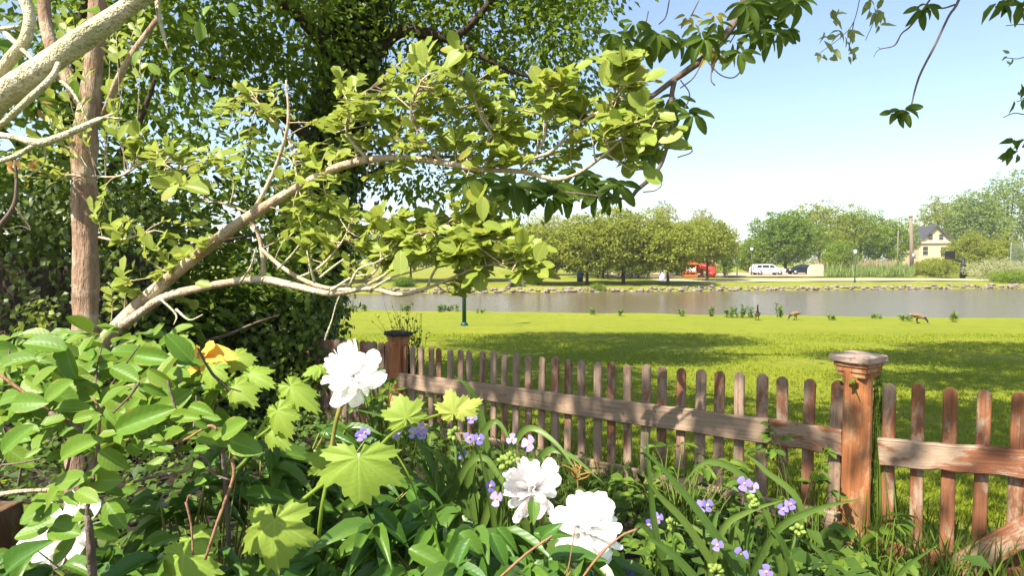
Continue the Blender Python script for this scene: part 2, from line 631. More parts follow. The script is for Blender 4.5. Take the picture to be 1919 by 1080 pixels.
# ------------------------------------------------------------------ the setting
def grid_obj(name, X, Y, Z, mat):
    n, m = X.shape
    V = np.stack([X, Y, Z], axis=-1).reshape(-1, 3)
    Fs = [[i * m + j, i * m + j + 1, (i + 1) * m + j + 1, (i + 1) * m + j] for i in range(n - 1) for j in range(m - 1)]
    o = part(name, (V, Fs), mat, loc=(0, 0, 0))
    o['kind'] = 'structure'
    return o


xs = np.concatenate([np.linspace(-120, -14, 20), np.linspace(-12, 12, 60), np.linspace(14, 140, 24)])
ts = np.concatenate([np.linspace(-14, 4, 30), np.linspace(4.3, 14, 50), np.linspace(14.5, 30, 40)])
X, T = np.meshgrid(xs, ts, indexing='ij')
tail = np.linspace(0, 1, 24)[1:] ** .6
Xs, Ys = [], []
for x in xs:
    yy = np.concatenate([ts, 30 + (near_shore(x) + 2.0 - 30) * tail])
    Ys.append(yy)
    Xs.append(np.full(len(yy), x))
X, Y = np.array(Xs), np.array(Ys)
Z = np.vectorize(ground)(X, Y) + .018 * np.sin(X * 1.3 + Y * .7) * np.clip((Y - 6) / 4, 0, 1) + .012 * np.sin(X * .5 - Y * 1.9) * np.clip((Y - 6) / 4, 0, 1)
grid_obj('lawn', X, Y, Z, M_LAWN)

us = np.linspace(-1, 1, 110)
tt = np.concatenate([np.linspace(-2.5, 2, 16), np.linspace(2.5, 60, 50), np.geomspace(64, 1400, 16)])
Xs, Ys = [], []
for u in us:
    xx = 20 + u * (130 + np.maximum(tt, 0) * 1.2)
    Xs.append(xx)
    Ys.append(60.0 + .165 * np.clip(xx, -200, 200) + tt)
X, Y = np.array(Xs), np.array(Ys)
Z = np.vectorize(lambda x, y: lerp_tab([(-2.5, -2.4), (0, -1.62), (1.0, -1.18), (6, -1.05), (32, -.62), (60, -.45), (2000, .3)], y - (60.0 + .165 * max(-200, min(200, x)))))(X, Y)
Z += (.05 * np.sin(X * .8) + .04 * np.sin(X * 2.1 + Y)) * (Y - (60 + .165 * np.clip(X, -200, 200)) > .5)
grid_obj('far_bank', X, Y, Z, M_FAR)


def far_strip(name, x0, x1, f0, f1, mat, lift):
    xs = np.linspace(x0, x1, 60)
    Xs, Ys, Zs = [], [], []
    for x in xs:
        a, b = f0(x), f1(x)
        yy = np.linspace(a, b, 8)
        Xs.append(np.full(8, x)); Ys.append(far_shore(x) + yy)
        Zs.append([lerp_tab([(0, -1.62), (1.0, -1.18), (6, -1.05), (32, -.62), (60, -.45)], t) + .09 + lift for t in yy])
    grid_obj(name, np.array(Xs), np.array(Ys), np.array(Zs), mat)


far_strip('path', 17, 75, lambda x: 8.0 + .2 * math.sin(x * .4) - 2.2 * max(0, (x - 45) / 30), lambda x: 14.5 + .3 * math.sin(x * .3) - 4.0 * max(0, (x - 45) / 30), M_PATH, .0)
far_strip('parking_lot', 14, 56, lambda x: 21 + .3 * math.sin(x), lambda x: 38, M_SAND, .02)

t = NT('pond_water')
co = t.coord('Object', (.35, 1.6, 1))
w1 = t.noise(co, 1.1, 4, .65, .3)
w2 = t.noise(t.coord('Object', (.6, 2.6, 1)), 4.0, 3, .6)
t.set((.135, .098, .055), .16, .5)
t.bump(t.math('ADD', w1, t.math('MULTIPLY', w2, .35)), .55, .10)
M_WATER = t.m
wx = np.linspace(-140, 160, 40)
X = np.repeat(wx[:, None], 8, axis=1)
Y = np.array([np.linspace(near_shore(x) - 1.2, far_shore(x) + .6, 8) for x in wx])
grid_obj('pond', X, Y, np.full(X.shape, -1.6), M_WATER)

# garden bed, inside the fence
A_FAR = np.array([-.93, 5.08])
E_F = np.array([2.347, -2.12]); E_F = E_F / np.linalg.norm(E_F)
N_F = np.array([E_F[1], -E_F[0]])            # towards the garden
gx = np.linspace(-7, 5.2, 70)
Xs, Ys, Zs = [], [], []
for x in gx:
    s = (x - A_FAR[0]) / E_F[0]
    ye = A_FAR[1] + E_F[1] * s if x > A_FAR[0] else A_FAR[1] + .42 * (A_FAR[0] - x)
    yy = np.linspace(-3, ye - .02, 40)
    Xs.append(np.full(40, x)); Ys.append(yy)
    Zs.append([ground(x, y) + .012 + .03 * math.sin(x * 7 + y * 3) * math.sin(y * 6) * (1 if y < ye - .3 else .2) + .01 for y in yy])
grid_obj('garden_bed', np.array(Xs), np.array(Ys), np.array(Zs), M_SOIL)

# ------------------------------------------------------------------ far bank: stones
stone_me = []
for k in range(6):
    q = nz(rng.normal(size=(1, 3)))
    V, Fs = [], []
    n, m = 7, 4
    for i in range(m + 1):
        th = math.pi * i / m
        for j in range(n):
            ph = 2 * math.pi * j / n
            r = .5 * (1 + random.uniform(-.28, .28))
            V.append((math.sin(th) * math.cos(ph) * r, math.sin(th) * math.sin(ph) * r, math.cos(th) * r * .7))
    for i in range(m):
        for j in range(n):
            Fs.append([i * n + j, i * n + (j + 1) % n, (i + 1) * n + (j + 1) % n, (i + 1) * n + j])
    stone_me.append(mesh_data('stone', V, Fs, M_STONE, False))
riprap = thing('stone_revetment', 'long line of pale rough stones along the far edge of the pond', 'stones', (20, far_shore(20), -1.6))
for i in range(290):
    x = -15 + 74 * (i + random.uniform(-.4, .4)) / 290
    t_ = random.uniform(-.05, .85)
    sz_ = random.uniform(.26, .66)
    M = Matrix.Translation((x, far_shore(x) + t_, -1.62 + t_ * .42 + random.uniform(0, .12))) @ Matrix.Rotation(random.uniform(0, 6.28), 4, 'Z') @ Matrix.Diagonal((sz_ * 1.25, sz_, sz_ * .75, 1))
    link('stone', random.choice(stone_me), riprap, M)

# ------------------------------------------------------------------ far trees
def foliage(name, lobes, nleaf, L, mat, parent, ratio=.62, tpl=TPL2, up=.45, shell=.8, sr=.16, per=7):
    P, D, O = [], [], []
    vol = np.array([np.prod(np.array(r) * np.ones(3)) ** (2 / 3) for c, r in lobes])
    for (c, r), v in zip(lobes, vol):
        k = max(3, int(nleaf * v / vol.sum() / per))
        p, d, o = spray_points(c, r, k, per, sr, shell)
        P.append(p); D.append(d); O.append(o)
    P, D, O = np.concatenate(P), np.concatenate(D), np.concatenate(O)
    N = O * 1.0 + np.array([0, 0, up]) + rng.normal(size=P.shape) * .30
    ln = L * (.7 + .6 * rng.random(len(P)))
    return leaf_mass(name, P, D, N, ln, ln * ratio, mat, parent, tpl)


def far_tree(name, label, px, d, ytop, ybase, wpx, mat, n=5200, low=.24, L=.34, lean=0.0, cat='tree', group=None, nlobe=24, stems=1, flat=1.0, trunk=True):
    b = U(px, ybase, d)
    b.z = ground(b.x, b.y) - .05
    top = U(px, ytop, d).z
    h = top - b.z
    R = wpx / 2 / FPX * d
    th = thing(name, label, cat, b, group)
    zc = b.z + h * (low + (1 - low) * .48)
    rz = h * (1 - low) * .5
    lobes = []
    for i in range(nlobe):
        a = i * 2.399 + random.uniform(-.3, .3)
        f = (i + .5) / nlobe
        el = math.asin(2 * f - 1)
        q = Vector((math.cos(a) * math.cos(el), math.sin(a) * math.cos(el), math.sin(el)))
        k = random.uniform(.5, .80)
        s = random.uniform(.26, .42)
        taper = 1.0 if q.z < .2 else 1 - .25 * q.z
        lobes.append(((b.x + lean * h + q.x * R * k * taper, b.y + q.y * R * k * taper, zc + q.z * rz * k), (R * s, R * s, rz * s * random.uniform(.75, 1.05) * flat)))
    lobes.append(((b.x + lean * h, b.y, zc), (R * .5, R * .5, rz * .55)))
    if trunk:
        r0 = max(.09, h * .018)
        pts = [b, b + Vector((lean * h * .3, 0, h * .18)), Vector((b.x + lean * h * .7, b.y, b.z + h * .42)), Vector((b.x + lean * h, b.y, b.z + h * .7))]
        part('trunk', tube(pts, [r0 * 1.4, r0, r0 * .8, r0 * .35], 7, 3), M_TRUNKF, th)
        for i in range(4):
            c, r = lobes[random.randrange(nlobe)]
            s = pts[1] + (pts[2] - pts[1]) * random.uniform(.1, .9)
            m_ = (s + Vector(c)) / 2 + Vector((0, 0, -.06 * h))
            part('limb', tube([s, m_, Vector(c)], [r0 * .6, r0 * .4, r0 * .15], 5, 3), M_TRUNKF, th)
    foliage('crown', lobes, int(n * 2.3), L * .8, mat, th)
    return th


GP = 'trees of the far park'
far_tree('park_tree', 'olive-green tree on the far bank just right of the nearest hanging leaf tip', 1010, 66, 418, 536, 155, L_FAR_OLIVE, 6200, .2, group=GP)
far_tree('park_tree', 'broad yellow-green tree of the far grove standing in its middle front row', 1100, 66, 400, 536, 180, L_FAR_OLIVE, 7500, .18, group=GP)
far_tree('park_tree', 'round yellow-green tree with a dark trunk in the centre of the far grove', 1168, 68, 385, 535, 175, L_FAR_OLIVE, 7500, .18, group=GP)
far_tree('park_tree', 'olive tree with a pale leaning trunk beside the pale blue bag', 1252, 66, 404, 537, 165, L_FAR_OLIVE, 7200, .2, lean=-.03, group=GP)
far_tree('park_tree', 'rusty olive tree standing over the red and orange play frame', 1325, 74, 408, 528, 125, L_FAR_OLIVE, 5600, .27, group=GP)
far_tree('park_tree', 'pale silvery tree top rising behind the far grove at its left', 1030, 92, 398, 520, 130, L_FAR_PALE, 4200, .3, group=GP)
far_tree('park_tree', 'slender pale silvery tree rising behind the middle of the far grove', 1240, 96, 372, 520, 75, L_FAR_PALE, 2600, .3, group=GP)
far_tree('park_tree', 'thin open-crowned tree rising behind the right part of the far grove', 1310, 98, 385, 520, 75, L_FAR_PALE, 2200, .35, group=GP)
far_tree('cedar_tree', 'dark narrow evergreen at the right end of the far grove', 1358, 86, 418, 522, 46, L_FAR_DARK, 3000, .06, .26, group=GP)
far_tree('park_tree', 'green far tree seen under the lower leafy branch, nearest the lamp post', 900, 74, 430, 530, 170, L_FAR_OLIVE, 5200, .28, group=GP)
far_tree('park_tree', 'green far tree seen through twigs above the water, left of the lamp post', 770, 72, 425, 530, 180, L_FAR_GREEN, 5200, .3, group=GP)
far_tree('park_tree', 'leftmost far tree showing between the ivy trunk and the twigs', 640, 70, 420, 530, 170, L_FAR_GREEN, 4600, .3, group=GP)
far_tree('park_tree', 'shaded tree filling the back row of the far grove, behind its middle', 1130, 82, 410, 524, 200, L_FAR_GREEN, 5600, .16, group=GP)
far_tree('park_tree', 'shaded tree filling the back row of the far grove, near the play frame', 1270, 88, 420, 524, 150, L_FAR_GREEN, 4600, .12, group=GP)
GM = 'trees behind the parked cars'
far_tree('maple_tree', 'big rounded dark green tree shading the parked cars', 1472, 106, 392, 514, 165, L_FAR_DARK, 8200, .1, .42, group=GM, nlobe=34)
far_tree('maple_tree', 'yellow-green tree top rising behind the big dark rounded tree', 1535, 118, 375, 512, 170, L_FAR_OLIVE, 6500, .2, .42, group=GM)
far_tree('maple_tree', 'lighter green tree left of the white car, end of its clump', 1408, 104, 445, 514, 70, L_FAR_GREEN, 3400, .08, .36, group=GM)
far_tree('maple_tree', 'tall fresh-green tree between the clipped bush and the utility pole', 1612, 116, 382, 512, 110, L_FAR_GREEN, 4200, .2, .4, group=GM)
far_tree('maple_tree', 'bright green tree directly left of the bare utility pole', 1668, 118, 402, 510, 110, L_FAR_GREEN, 4600, .15, .4, group=GM)
far_tree('clipped_bush', 'dome-shaped green bush beside the pale concrete block', 1572, 93, 447, 514, 78, L_FAR_GREEN, 3600, .0, .26, cat='bush', trunk=False)
GR = 'trees around the yellow house'
far_tree('poplar_tree', 'rounded yellow-green tree rising behind the yellow house', 1768, 150, 362, 500, 130, L_FAR_OLIVE, 5600, .15, .5, group=GR)
far_tree('poplar_tree', 'tallest bluish-green tree at the right edge of the far bank', 1885, 140, 312, 500, 150, L_FAR_BLUE, 7600, .1, .5, group=GR, nlobe=34)
far_tree('poplar_tree', 'bluish-green tree between the yellow house and the tallest tree', 1826, 135, 345, 500, 110, L_FAR_BLUE, 5600, .1, .5, group=GR)
far_tree('small_tree', 'brownish olive tree growing right of the yellow house front', 1812, 92, 432, 514, 80, L_FAR_OLIVE, 4600, .12, .28, group=GR)
far_tree('small_tree', 'low olive tree with bare limbs before the pale net fence', 1872, 92, 440, 516, 95, L_FAR_OLIVE, 4600, .15, .28, group=GR)
far_tree('shore_bush', 'pale flowering bush spreading by the water at the right edge', 1868, 80, 484, 531, 120, L_FAR_PALE, 4200, .0, .2, cat='bush', trunk=False, nlobe=18)
far_tree('shore_bush', 'low bright green bush on the stones at the far right corner', 1900, 73, 505, 541, 90, L_FAR_GREEN, 3000, .0, .18, cat='bush', trunk=False)
far_tree('shore_bush', 'pale leafy bush between the utility pole and the basketball stand', 1755, 88, 480, 520, 80, L_FAR_OLIVE, 3000, .0, .22, cat='bush', trunk=False)
far_tree('shore_bush', 'small dark bush on the far shore beneath the pale twigs', 758, 62, 520, 551, 44, L_FAR_DARK, 1800, .0, .16, cat='bush', trunk=False)
far_tree('shore_bush', 'tiny green bush among the shore stones below the far grove', 1118, 62, 533, 548, 30, L_FAR_GREEN, 700, .0, .16, cat='bush', trunk=False)
far_tree('shore_bush', 'rusty green bush hiding the foot of the yellow house', 1735, 96, 486, 516, 50, L_FAR_OLIVE, 2600, .0, .24, cat='bush', trunk=False)
far_tree('shore_bush', 'green bush right against the yellow house wall', 1800, 104, 452, 516, 50, L_FAR_GREEN, 2600, .0, .26, cat='bush', trunk=False)
# a distant belt of wood closes the horizon
lob = []
for i in range(70):
    x = -140 + i * 6.2 + random.uniform(-2, 2)
    lob.append(((x, 215 + random.uniform(-6, 6), 2.6), (6, 5, random.uniform(3.2, 6.0))))
wd = foliage('distant_wood', lob, 26000, .9, L_FAR_GREEN, None)
props(wd, 'distant belt of woodland closing the horizon behind the park', 'wood', kind='stuff')

# reeds in front of the pole
P, D, N = [], [], []
for i in range(4200):
    px = random.uniform(1545, 1712); d = random.uniform(86, 98)
    p = U(px, 512, d); p.z = ground(p.x, p.y) + .05
    P.append(p); D.append((random.gauss(0, .16), random.gauss(0, .16), 1)); N.append(rv())
P, D, N = map(np.array, (P, D, N))
rd = leaf_mass('reed_bed', P, D, N, rng.uniform(.7, 2.3, len(P)) * (.75 + .25 * np.sin(P[:, 0] * 1.7)), .13, L_REED, None, TPL2)
props(rd, 'bed of tall green reeds around the bare utility pole', 'reeds')
P2 = P[:420] + np.array([0, 4, 1.0])
rd = leaf_mass('dry_reeds', P2, D[:420], N[:420], rng.uniform(1.0, 1.8, 420), .10, L_REEDTOP, None, TPL2)
props(rd, 'brown dry reed tops standing behind the green reed bed', 'reeds')
# dark low shrubs added to stand in for the shade under the grove
for k, (px, w) in enumerate([(1110, 110), (1195, 110), (1285, 70)]):
    far_tree('understory_bush', ['dark low bush under the far grove, leftmost of three', 'dark low bush under the middle of the far grove', 'dark low bush behind the play frame under the far grove'][k], px, 91, 478, 520, w, L_FAR_DARK, 2600, .0, .24, cat='bush', trunk=False)

# ------------------------------------------------------------------ far bank: house, poles, cars, play frame
M_YELLOW = plain('yellow_siding', (.56, .44, .28), .8, .2, var=.06, scale=3)
M_WHITE = plain('white_paint', (.78, .76, .72), .5, .4, var=.04, scale=8)
M_ROOF = plain('grey_shingle', (.075, .075, .085), .9, .2, var=.25, scale=6)
M_GLASSD = plain('dark_window_glass', (.03, .035, .04), .08, .6, var=.1)
M_POLEWOOD = bark_mat('utility_pole_wood', (.16, .12, .09), (.30, .23, .17), None, 12, 1, .5)
M_GREENMETAL = plain('dark_green_paint', (.012, .060, .048), .45, .4, var=.15)
M_BLACKMETAL = plain('black_metal', (.012, .013, .016), .5, .4, var=.2)
M_CARWHITE = plain('white_car_paint', (.75, .76, .77), .25, .5, var=.02)
M_CARBLUE = plain('navy_car_paint', (.015, .022, .045), .25, .5, var=.05)
M_TYRE = plain('tyre_rubber', (.015, .015, .016), .8, .2)
M_RIM = plain('wheel_rim', (.45, .46, .48), .35, .5, .6)
M_REDLAMP = plain('red_lamp_lens', (.4, .02, .02), .3, .5)
M_ORANGE = plain('orange_plastic', (.55, .13, .03), .45, .4, var=.08)
M_RED = plain('red_plastic', (.42, .04, .025), .4, .4, var=.08)
M_CONCRETE = plain('pale_concrete', (.50, .40, .30), .9, .15, var=.12, scale=4, bumpk=.2)
M_BLUEBAG = plain('pale_blue_plastic', (.45, .50, .75), .6, .3)
M_BINBLUE = plain('dark_blue_bin', (.015, .04, .10), .5, .4)
M_NET = plain('pale_net_wire', (.26, .33, .33), .6, .3)
M_CULVERT = plain('culvert_concrete', (.10, .10, .08), .9, .1, var=.2, scale=6)

# house (gable towards the pond)
hb = U(1752, 500, 132); hb.z = ground(hb.x, hb.y)
house = thing('yellow_house', 'small yellow two-storey gabled house among the trees', 'house', hb)
ax = (Vector((.975, -.22, 0)), Vector((.22, .975, 0)), Vector((0, 0, 1)))


def hp(x, y, z):
    return hb + ax[0] * x + ax[1] * y + Vector((0, 0, z))


wallw, eave, ridge = 6.2, 5.9, 9.3
out = [(-wallw / 2, 0), (wallw / 2, 0), (wallw / 2, eave), (0, ridge), (-wallw / 2, eave)]
part('wall', extrude(out, 9, hp(0, 4.5, 0), ax), M_YELLOW, house, False)
for s in (-1, 1):
    L = math.hypot(wallw / 2 + .5, ridge - eave + .5)
    sl = Vector((s * (wallw / 2), 0, -(ridge - eave))).normalized()
    d3 = (ax[0] * sl.x + Vector((0, 0, sl.z)))
    nn = d3.cross(ax[1])
    c = hp(0, 4.4, ridge + .1) + d3 * (L / 2 - .1)
    rf = part('roof', box(c, (L, 9.8, .22), (d3, ax[1], nn)), M_ROOF, house, False)
    part('fascia', box(hp(0, -.55, ridge + .02) + d3 * (L / 2 - .05), (L, .08, .24), (d3, ax[1], nn)), M_ROOF, house, False)
part('eave_trim', box(hp(0, -.22, eave - .05), (wallw + .7, .5, .18), ax), M_WHITE, house, False)
for (x, z, w, h) in [(-1.0, 7.0, .8, 1.2), (1.0, 7.0, .8, 1.2), (-1.9, 4.1, .95, 1.8), (1.5, 3.9, 1.0, 2.0)]:
    wv = part('window', box(hp(x, -.03, z), (w + .2, .1, h + .2), ax), M_YELLOW, house, False)
    part('pane', box(hp(x, -.09, z + h * .26), (w, .04, h * .46), ax), M_GLASSD, wv, False)
    part('pane', box(hp(x, -.09, z - h * .26), (w, .04, h * .46), ax), M_GLASSD, wv, False)


def pole(name, label, cat, px, d, ytop, r, mat, extra=None, lean=0):
    b = U(px, 520, d); b.z = ground(b.x, b.y) - .05
    th = thing(name, label, cat, b)
    z = U(px, ytop, d).z
    part('shaft', tube([b, Vector((b.x + lean, b.y, z))], [r, r * .8], 10, 1), mat, th)
    return th, b, z


th, b, z = pole('utility_pole', 'tall bare wooden utility pole standing in the reeds', 'pole', 1709, 92, 408, .28, M_POLEWOOD, lean=-.4)
part('cap', tube([(b.x - .4, b.y, z), (b.x - .4, b.y, z + .3)], [.26, .22], 10, 1), M_POLEWOOD, th)
part('junction_box', box((b.x, b.y - .25, b.z + 3.0), (.4, .25, .7)), M_RIM, th)
th, b, z = pole('thin_pole', 'thin pale pole among the trees left of the utility pole', 'pole', 1681, 110, 432, .1, M_POLEWOOD)
part('cap', tube([(b.x, b.y, z), (b.x, b.y, z + .1)], [.12, .05], 8, 1), M_POLEWOOD, th)


def lamp(label, px, d, ytop, r=.06):
    th, b, z = pole('lamp_post', label, 'lamp post', px, d, ytop, r, M_GREENMETAL)
    part('base', tube([b, b + Vector((0, 0, .35)), b + Vector((0, 0, .5))], [r * 2.2, r * 1.9, r * 1.1], 10, 2), M_GREENMETAL, th)
    part('collar', tube([(b.x, b.y, z - .12), (b.x, b.y, z)], [r * 1.1, r * 1.7], 10, 1), M_GREENMETAL, th)
    part('lantern', tube([(b.x, b.y, z), (b.x, b.y, z + .15), (b.x, b.y, z + .4), (b.x, b.y, z + .5)], [r * 1.6, r * 3, r * 3, r * 1.2], 10, 3), M_WHITE, th)
    part('lantern_roof', tube([(b.x, b.y, z + .49), (b.x, b.y, z + .56), (b.x, b.y, z + .68)], [r * 3.2, r * 2.6, r * .3], 10, 2), M_GREENMETAL, th)


lamp('green lamp post on the far path in front of the reeds', 1602, 72, 476)
lamp('green lamp post behind the rear of the white car', 1408, 92, 470, .07)
lamp('green lamp post in the gap right of the dark evergreen', 1381, 92, 455, .06)

# near lamp post on the lawn
b = on_ground(870, 612)
th = thing('lamp_post', 'slim dark green post standing on the near lawn in front of the pond', 'lamp post', b)
part('shaft', tube([b + Vector((0, 0, -.05)), b + Vector((0, 0, 3.6))], [.075, .06], 12, 1), M_GREENMETAL, th)
part('base', tube([b, b + Vector((0, 0, .10)), b + Vector((0, 0, .16))], [.14, .13, .08], 12, 2), M_GREENMETAL, th)
part('lantern', tube([b + Vector((0, 0, 3.6)), b + Vector((0, 0, 3.75)), b + Vector((0, 0, 4.05)), b + Vector((0, 0, 4.2))], [.09, .17, .17, .03], 12, 3), M_GREENMETAL, th)

# basketball stand seen from the side
b = U(1804, 520, 84); b.z = ground(b.x, b.y)
th = thing('basketball_stand', 'black basketball stand with its backboard arm reaching left', 'basketball hoop', b)
part('post', tube([b, b + Vector((0, 0, 2.9))], [.24, .18], 10, 1), M_BLACKMETAL, th)
part('padding', tube([b + Vector((0, 0, .1)), b + Vector((0, 0, 1.7))], [.36, .34], 10, 1), M_BLACKMETAL, th)
part('arm', tube([b + Vector((0, 0, 2.2)), b + Vector((-1.0, 0, 2.55)), b + Vector((-1.75, 0, 3.0))], [.11, .1, .09], 8, 3), M_BLACKMETAL, th)
part('backboard', box(b + Vector((-1.8, 0, 3.15)), (.12, 1.8, 1.1)), M_BLACKMETAL, th, False)
part('rim', tube([b + Vector((-1.85 - .22 + .22 * math.cos(a), .22 * math.sin(a), 2.8)) for a in np.linspace(0, 6.28, 13)], .015, 6, 1), M_ORANGE, th)

# concrete block
b = U(1528, 515, 90); b.z = ground(b.x, b.y)
o = part('concrete_block', extrude([(-1.0, -.05), (1.0, -.05), (.95, 1.3), (.8, 1.75), (-.55, 1.7), (-.9, 1.1)], 1.2, b, ((1, 0, 0), (0, 1, 0), (0, 0, 1))), M_CONCRETE, None, False, loc=b)
bevel(o, .05)
props(o, 'pale beige concrete block beside the dark blue car', 'concrete block')

# net fence at the right edge
b = U(1925, 512, 88); b.z = ground(b.x, b.y)
th = thing('net_fence', 'tall pale blue wire net fence at the right edge of the far bank', 'fence', b)
for i in range(4):
    x = b.x - 2.4 + i * 2.6
    part('post', tube([(x, b.y + i, b.z), (x, b.y + i, b.z + 5.0)], .035, 6, 1), M_NET, th)
wires = []
for i in range(40):
    x = b.x - 2.4 + i * .2
    yy = b.y + i * .2 / 2.6
    wires.append(tube([(x, yy, b.z + .1), (x, yy, b.z + 4.9)], .012, 3, 1, cap=False))
for i in range(24):
    z = b.z + .2 + i * .2
    wires.append(tube([(b.x - 2.4, b.y, z), (b.x + 5.4, b.y + 3, z)], .012, 3, 1, cap=False))
o = part('net', join(*wires), M_NET, th); o['kind'] = 'stuff'


def car(name, label, px, d, mat, L=4.9, H=1.72, suv=True, flip=1, rot=0.06):
    b = U(px, 515, d); b.z = ground(b.x, b.y) + .1
    th = thing(name, label, 'car', b)
    c, s = math.cos(rot) * flip, math.sin(rot) * flip
    a0, a1, a2 = Vector((c, s, 0)), Vector((-s, c, 0)), Vector((0, 0, 1))

    def q(x, y, z):
        return b + a0 * x + a1 * y + a2 * z
    k = L / 4.9
    if suv:
        prof = [(-2.42, .45), (-2.45, .95), (-2.36, 1.08), (-2.1, 1.62), (-1.9, 1.70), (.2, 1.72), (.55, 1.66), (1.2, 1.12), (2.2, 1.0), (2.42, .85), (2.45, .5), (2.3, .35), (-2.3, .32)]
        prof = [(x, .32 + (z - .32) * .9) for x, z in prof]
        win = [[(-2.05, 1.12), (-1.88, 1.58), (-1.25, 1.60), (-1.25, 1.12)], [(-1.15, 1.12), (-1.15, 1.60), (-.15, 1.61), (-.15, 1.12)], [(-.05, 1.12), (-.05, 1.61), (.42, 1.58), (.95, 1.12)]]
    else:
        prof = [(-2.4, .45), (-2.42, .85), (-2.3, .98), (-1.7, 1.02), (-1.1, 1.42), (-.2, 1.47), (.4, 1.40), (1.1, 1.0), (2.1, .9), (2.4, .72), (2.42, .45), (2.2, .32), (-2.2, .32)]
        win = [[(-1.55, 1.02), (-1.02, 1.36), (-.45, 1.38), (-.45, 1.02)], [(-.35, 1.02), (-.35, 1.39), (.3, 1.34), (.85, 1.02)]]
    if suv:
        win = [[(x, .32 + (z - .32) * .9) for x, z in w] for w in win]
    secs = [(-.93, .90), (-.86, .985), (-.6, 1.0), (.6, 1.0), (.86, .985), (.93, .90)]
    V, Fs = [], []
    n = len(prof)
    for yy, sc_ in secs:
        for x, z in prof:
            zz = .32 + (z - .32)
            y2 = yy * (1 - .16 * max(0, zz - 1.0) / .7)
            V.append(q(x * k * (sc_ if abs(x) > 2 else 1), y2, .32 + (zz - .32) * (.985 if abs(yy) > .9 else 1)))
    for i in range(len(secs) - 1):
        for j in range(n):
            Fs.append([i * n + j, i * n + (j + 1) % n, (i + 1) * n + (j + 1) % n, (i + 1) * n + j])
    Fs.append(list(range(n))[::-1])
    Fs.append([(len(secs) - 1) * n + j for j in range(n)])
    bevel(part('body', (np.array(V), Fs), mat, th, False), .04)
    for sy in (-1, 1):
        for w in win:
            pts = []
            for off in (.905, .93):
                pts += [q(x * k, sy * off * (1 - .16 * max(0, z - 1.0) / .7), z) for x, z in w]
            m = len(w)
            Fs = [list(range(m)), list(range(m, 2 * m))] + [[i, (i + 1) % m, m + (i + 1) % m, m + i] for i in range(m)]
            part('window', (np.array(pts), Fs), M_GLASSD, th, False)
        for x in (-1.5, 1.5):
            wc = q(x * k, sy * .82, .36)
            tb = tube([wc - a1 * .12, wc - a1 * .09, wc + a1 * .09, wc + a1 * .13], [.3, .37, .37, .3], 18, 1)
            wh = part('wheel', tb, M_TYRE, th)
            part('rim', tube([wc - a1 * (.135), wc + a1 * (.14)], [.22, .22], 14, 1), M_RIM, wh)
        part('headlight', box(q(2.34 * k, sy * .68, .82 if suv else .7), (.14, .32, .16), (a0, a1, a2)), M_WHITE, th, False)
        part('tail_light', box(q(-2.42 * k, sy * .74, .98 if suv else .8), (.08, .2, .26), (a0, a1, a2)), M_REDLAMP, th, False)
        part('mirror', box(q(.75 * k, sy * 1.0, 1.12), (.16, .14, .14), (a0, a1, a2)), mat, th, False)
    ws = [q(.5 * k, y, 1.48 if suv else 1.36) for y in (-.68, .68)] + [q(1.14 * k, y, 1.07 if suv else 1.03) for y in (.78, -.78)]
    part('windscreen', (np.array([p + a2 * .012 + a0 * .02 for p in ws] + [p - a2 * .02 for p in ws]), [[0, 1, 2, 3], [7, 6, 5, 4], [0, 4, 5, 1], [1, 5, 6, 2], [2, 6, 7, 3], [3, 7, 4, 0]]), M_GLASSD, th, False)
    part('front_bumper', box(q(2.44 * k, 0, .5), (.12, 1.7, .22), (a0, a1, a2)), M_BLACKMETAL, th, False)
    return th


car('parked_car', 'white estate car parked under the big dark rounded tree', 1438, 93, M_CARWHITE)
car('parked_car', 'dark navy car half hidden behind the pale concrete block', 1502, 96, M_CARBLUE, 4.5, 1.47, False, -1)

# play frame
b = U(1312, 520, 84); b.z = ground(b.x, b.y) + .03
th = thing('play_frame', 'red and orange playground climbing frame under the far grove', 'play frame', b)
pos = [(-1.9, 0), (-.6, 0), (-1.9, 1.3), (-.6, 1.3)]
for x, y in pos:
    part('post', tube([b + Vector((x, y, 0)), b + Vector((x, y, 2.0))], .09, 8, 1), M_ORANGE, th)
part('deck', box(b + Vector((-1.25, .65, .75)), (1.5, 1.5, .16)), M_ORANGE, th, False)
part('side_panel', box(b + Vector((-1.25, -.02, 1.1)), (1.2, .08, .5)), M_WHITE, th, False)
part('base_board', box(b + Vector((-1.25, -.1, .25)), (1.8, .1, .3)), M_ORANGE, th, False)
part('roof', extrude([(-1.1, 1.75), (1.1, 1.75), (.5, 2.1), (0, 2.3), (-.5, 2.1)], 1.7, b + Vector((-1.25, .65, 0)), ((1, 0, 0), (0, 1, 0), (0, 0, 1))), M_ORANGE, th, False)
part('tube_slide', tube([b + Vector((-.4, .5, 1.45)), b + Vector((.4, .3, 1.5)), b + Vector((1.1, 0, 1.2)), b + Vector((1.7, -.3, .8)), b + Vector((1.2, -.6, .35))], [.42, .42, .42, .42, .42], 12, 4), M_RED, th)
part('climbing_arch', tube([b + Vector((.5, .9, 0)), b + Vector((.6, .9, 1.5)), b + Vector((1.2, .8, 2.1)), b + Vector((1.9, .8, 1.9)), b + Vector((2.2, .8, 1.2)), b + Vector((2.0, .8, 0))], .2, 10, 4), M_RED, th)
for i in range(3):
    part('rung', tube([b + Vector((.6, .9, .5 + .4 * i)), b + Vector((2.1, .8, .5 + .4 * i))], .06, 6, 1), M_BLACKMETAL, th)

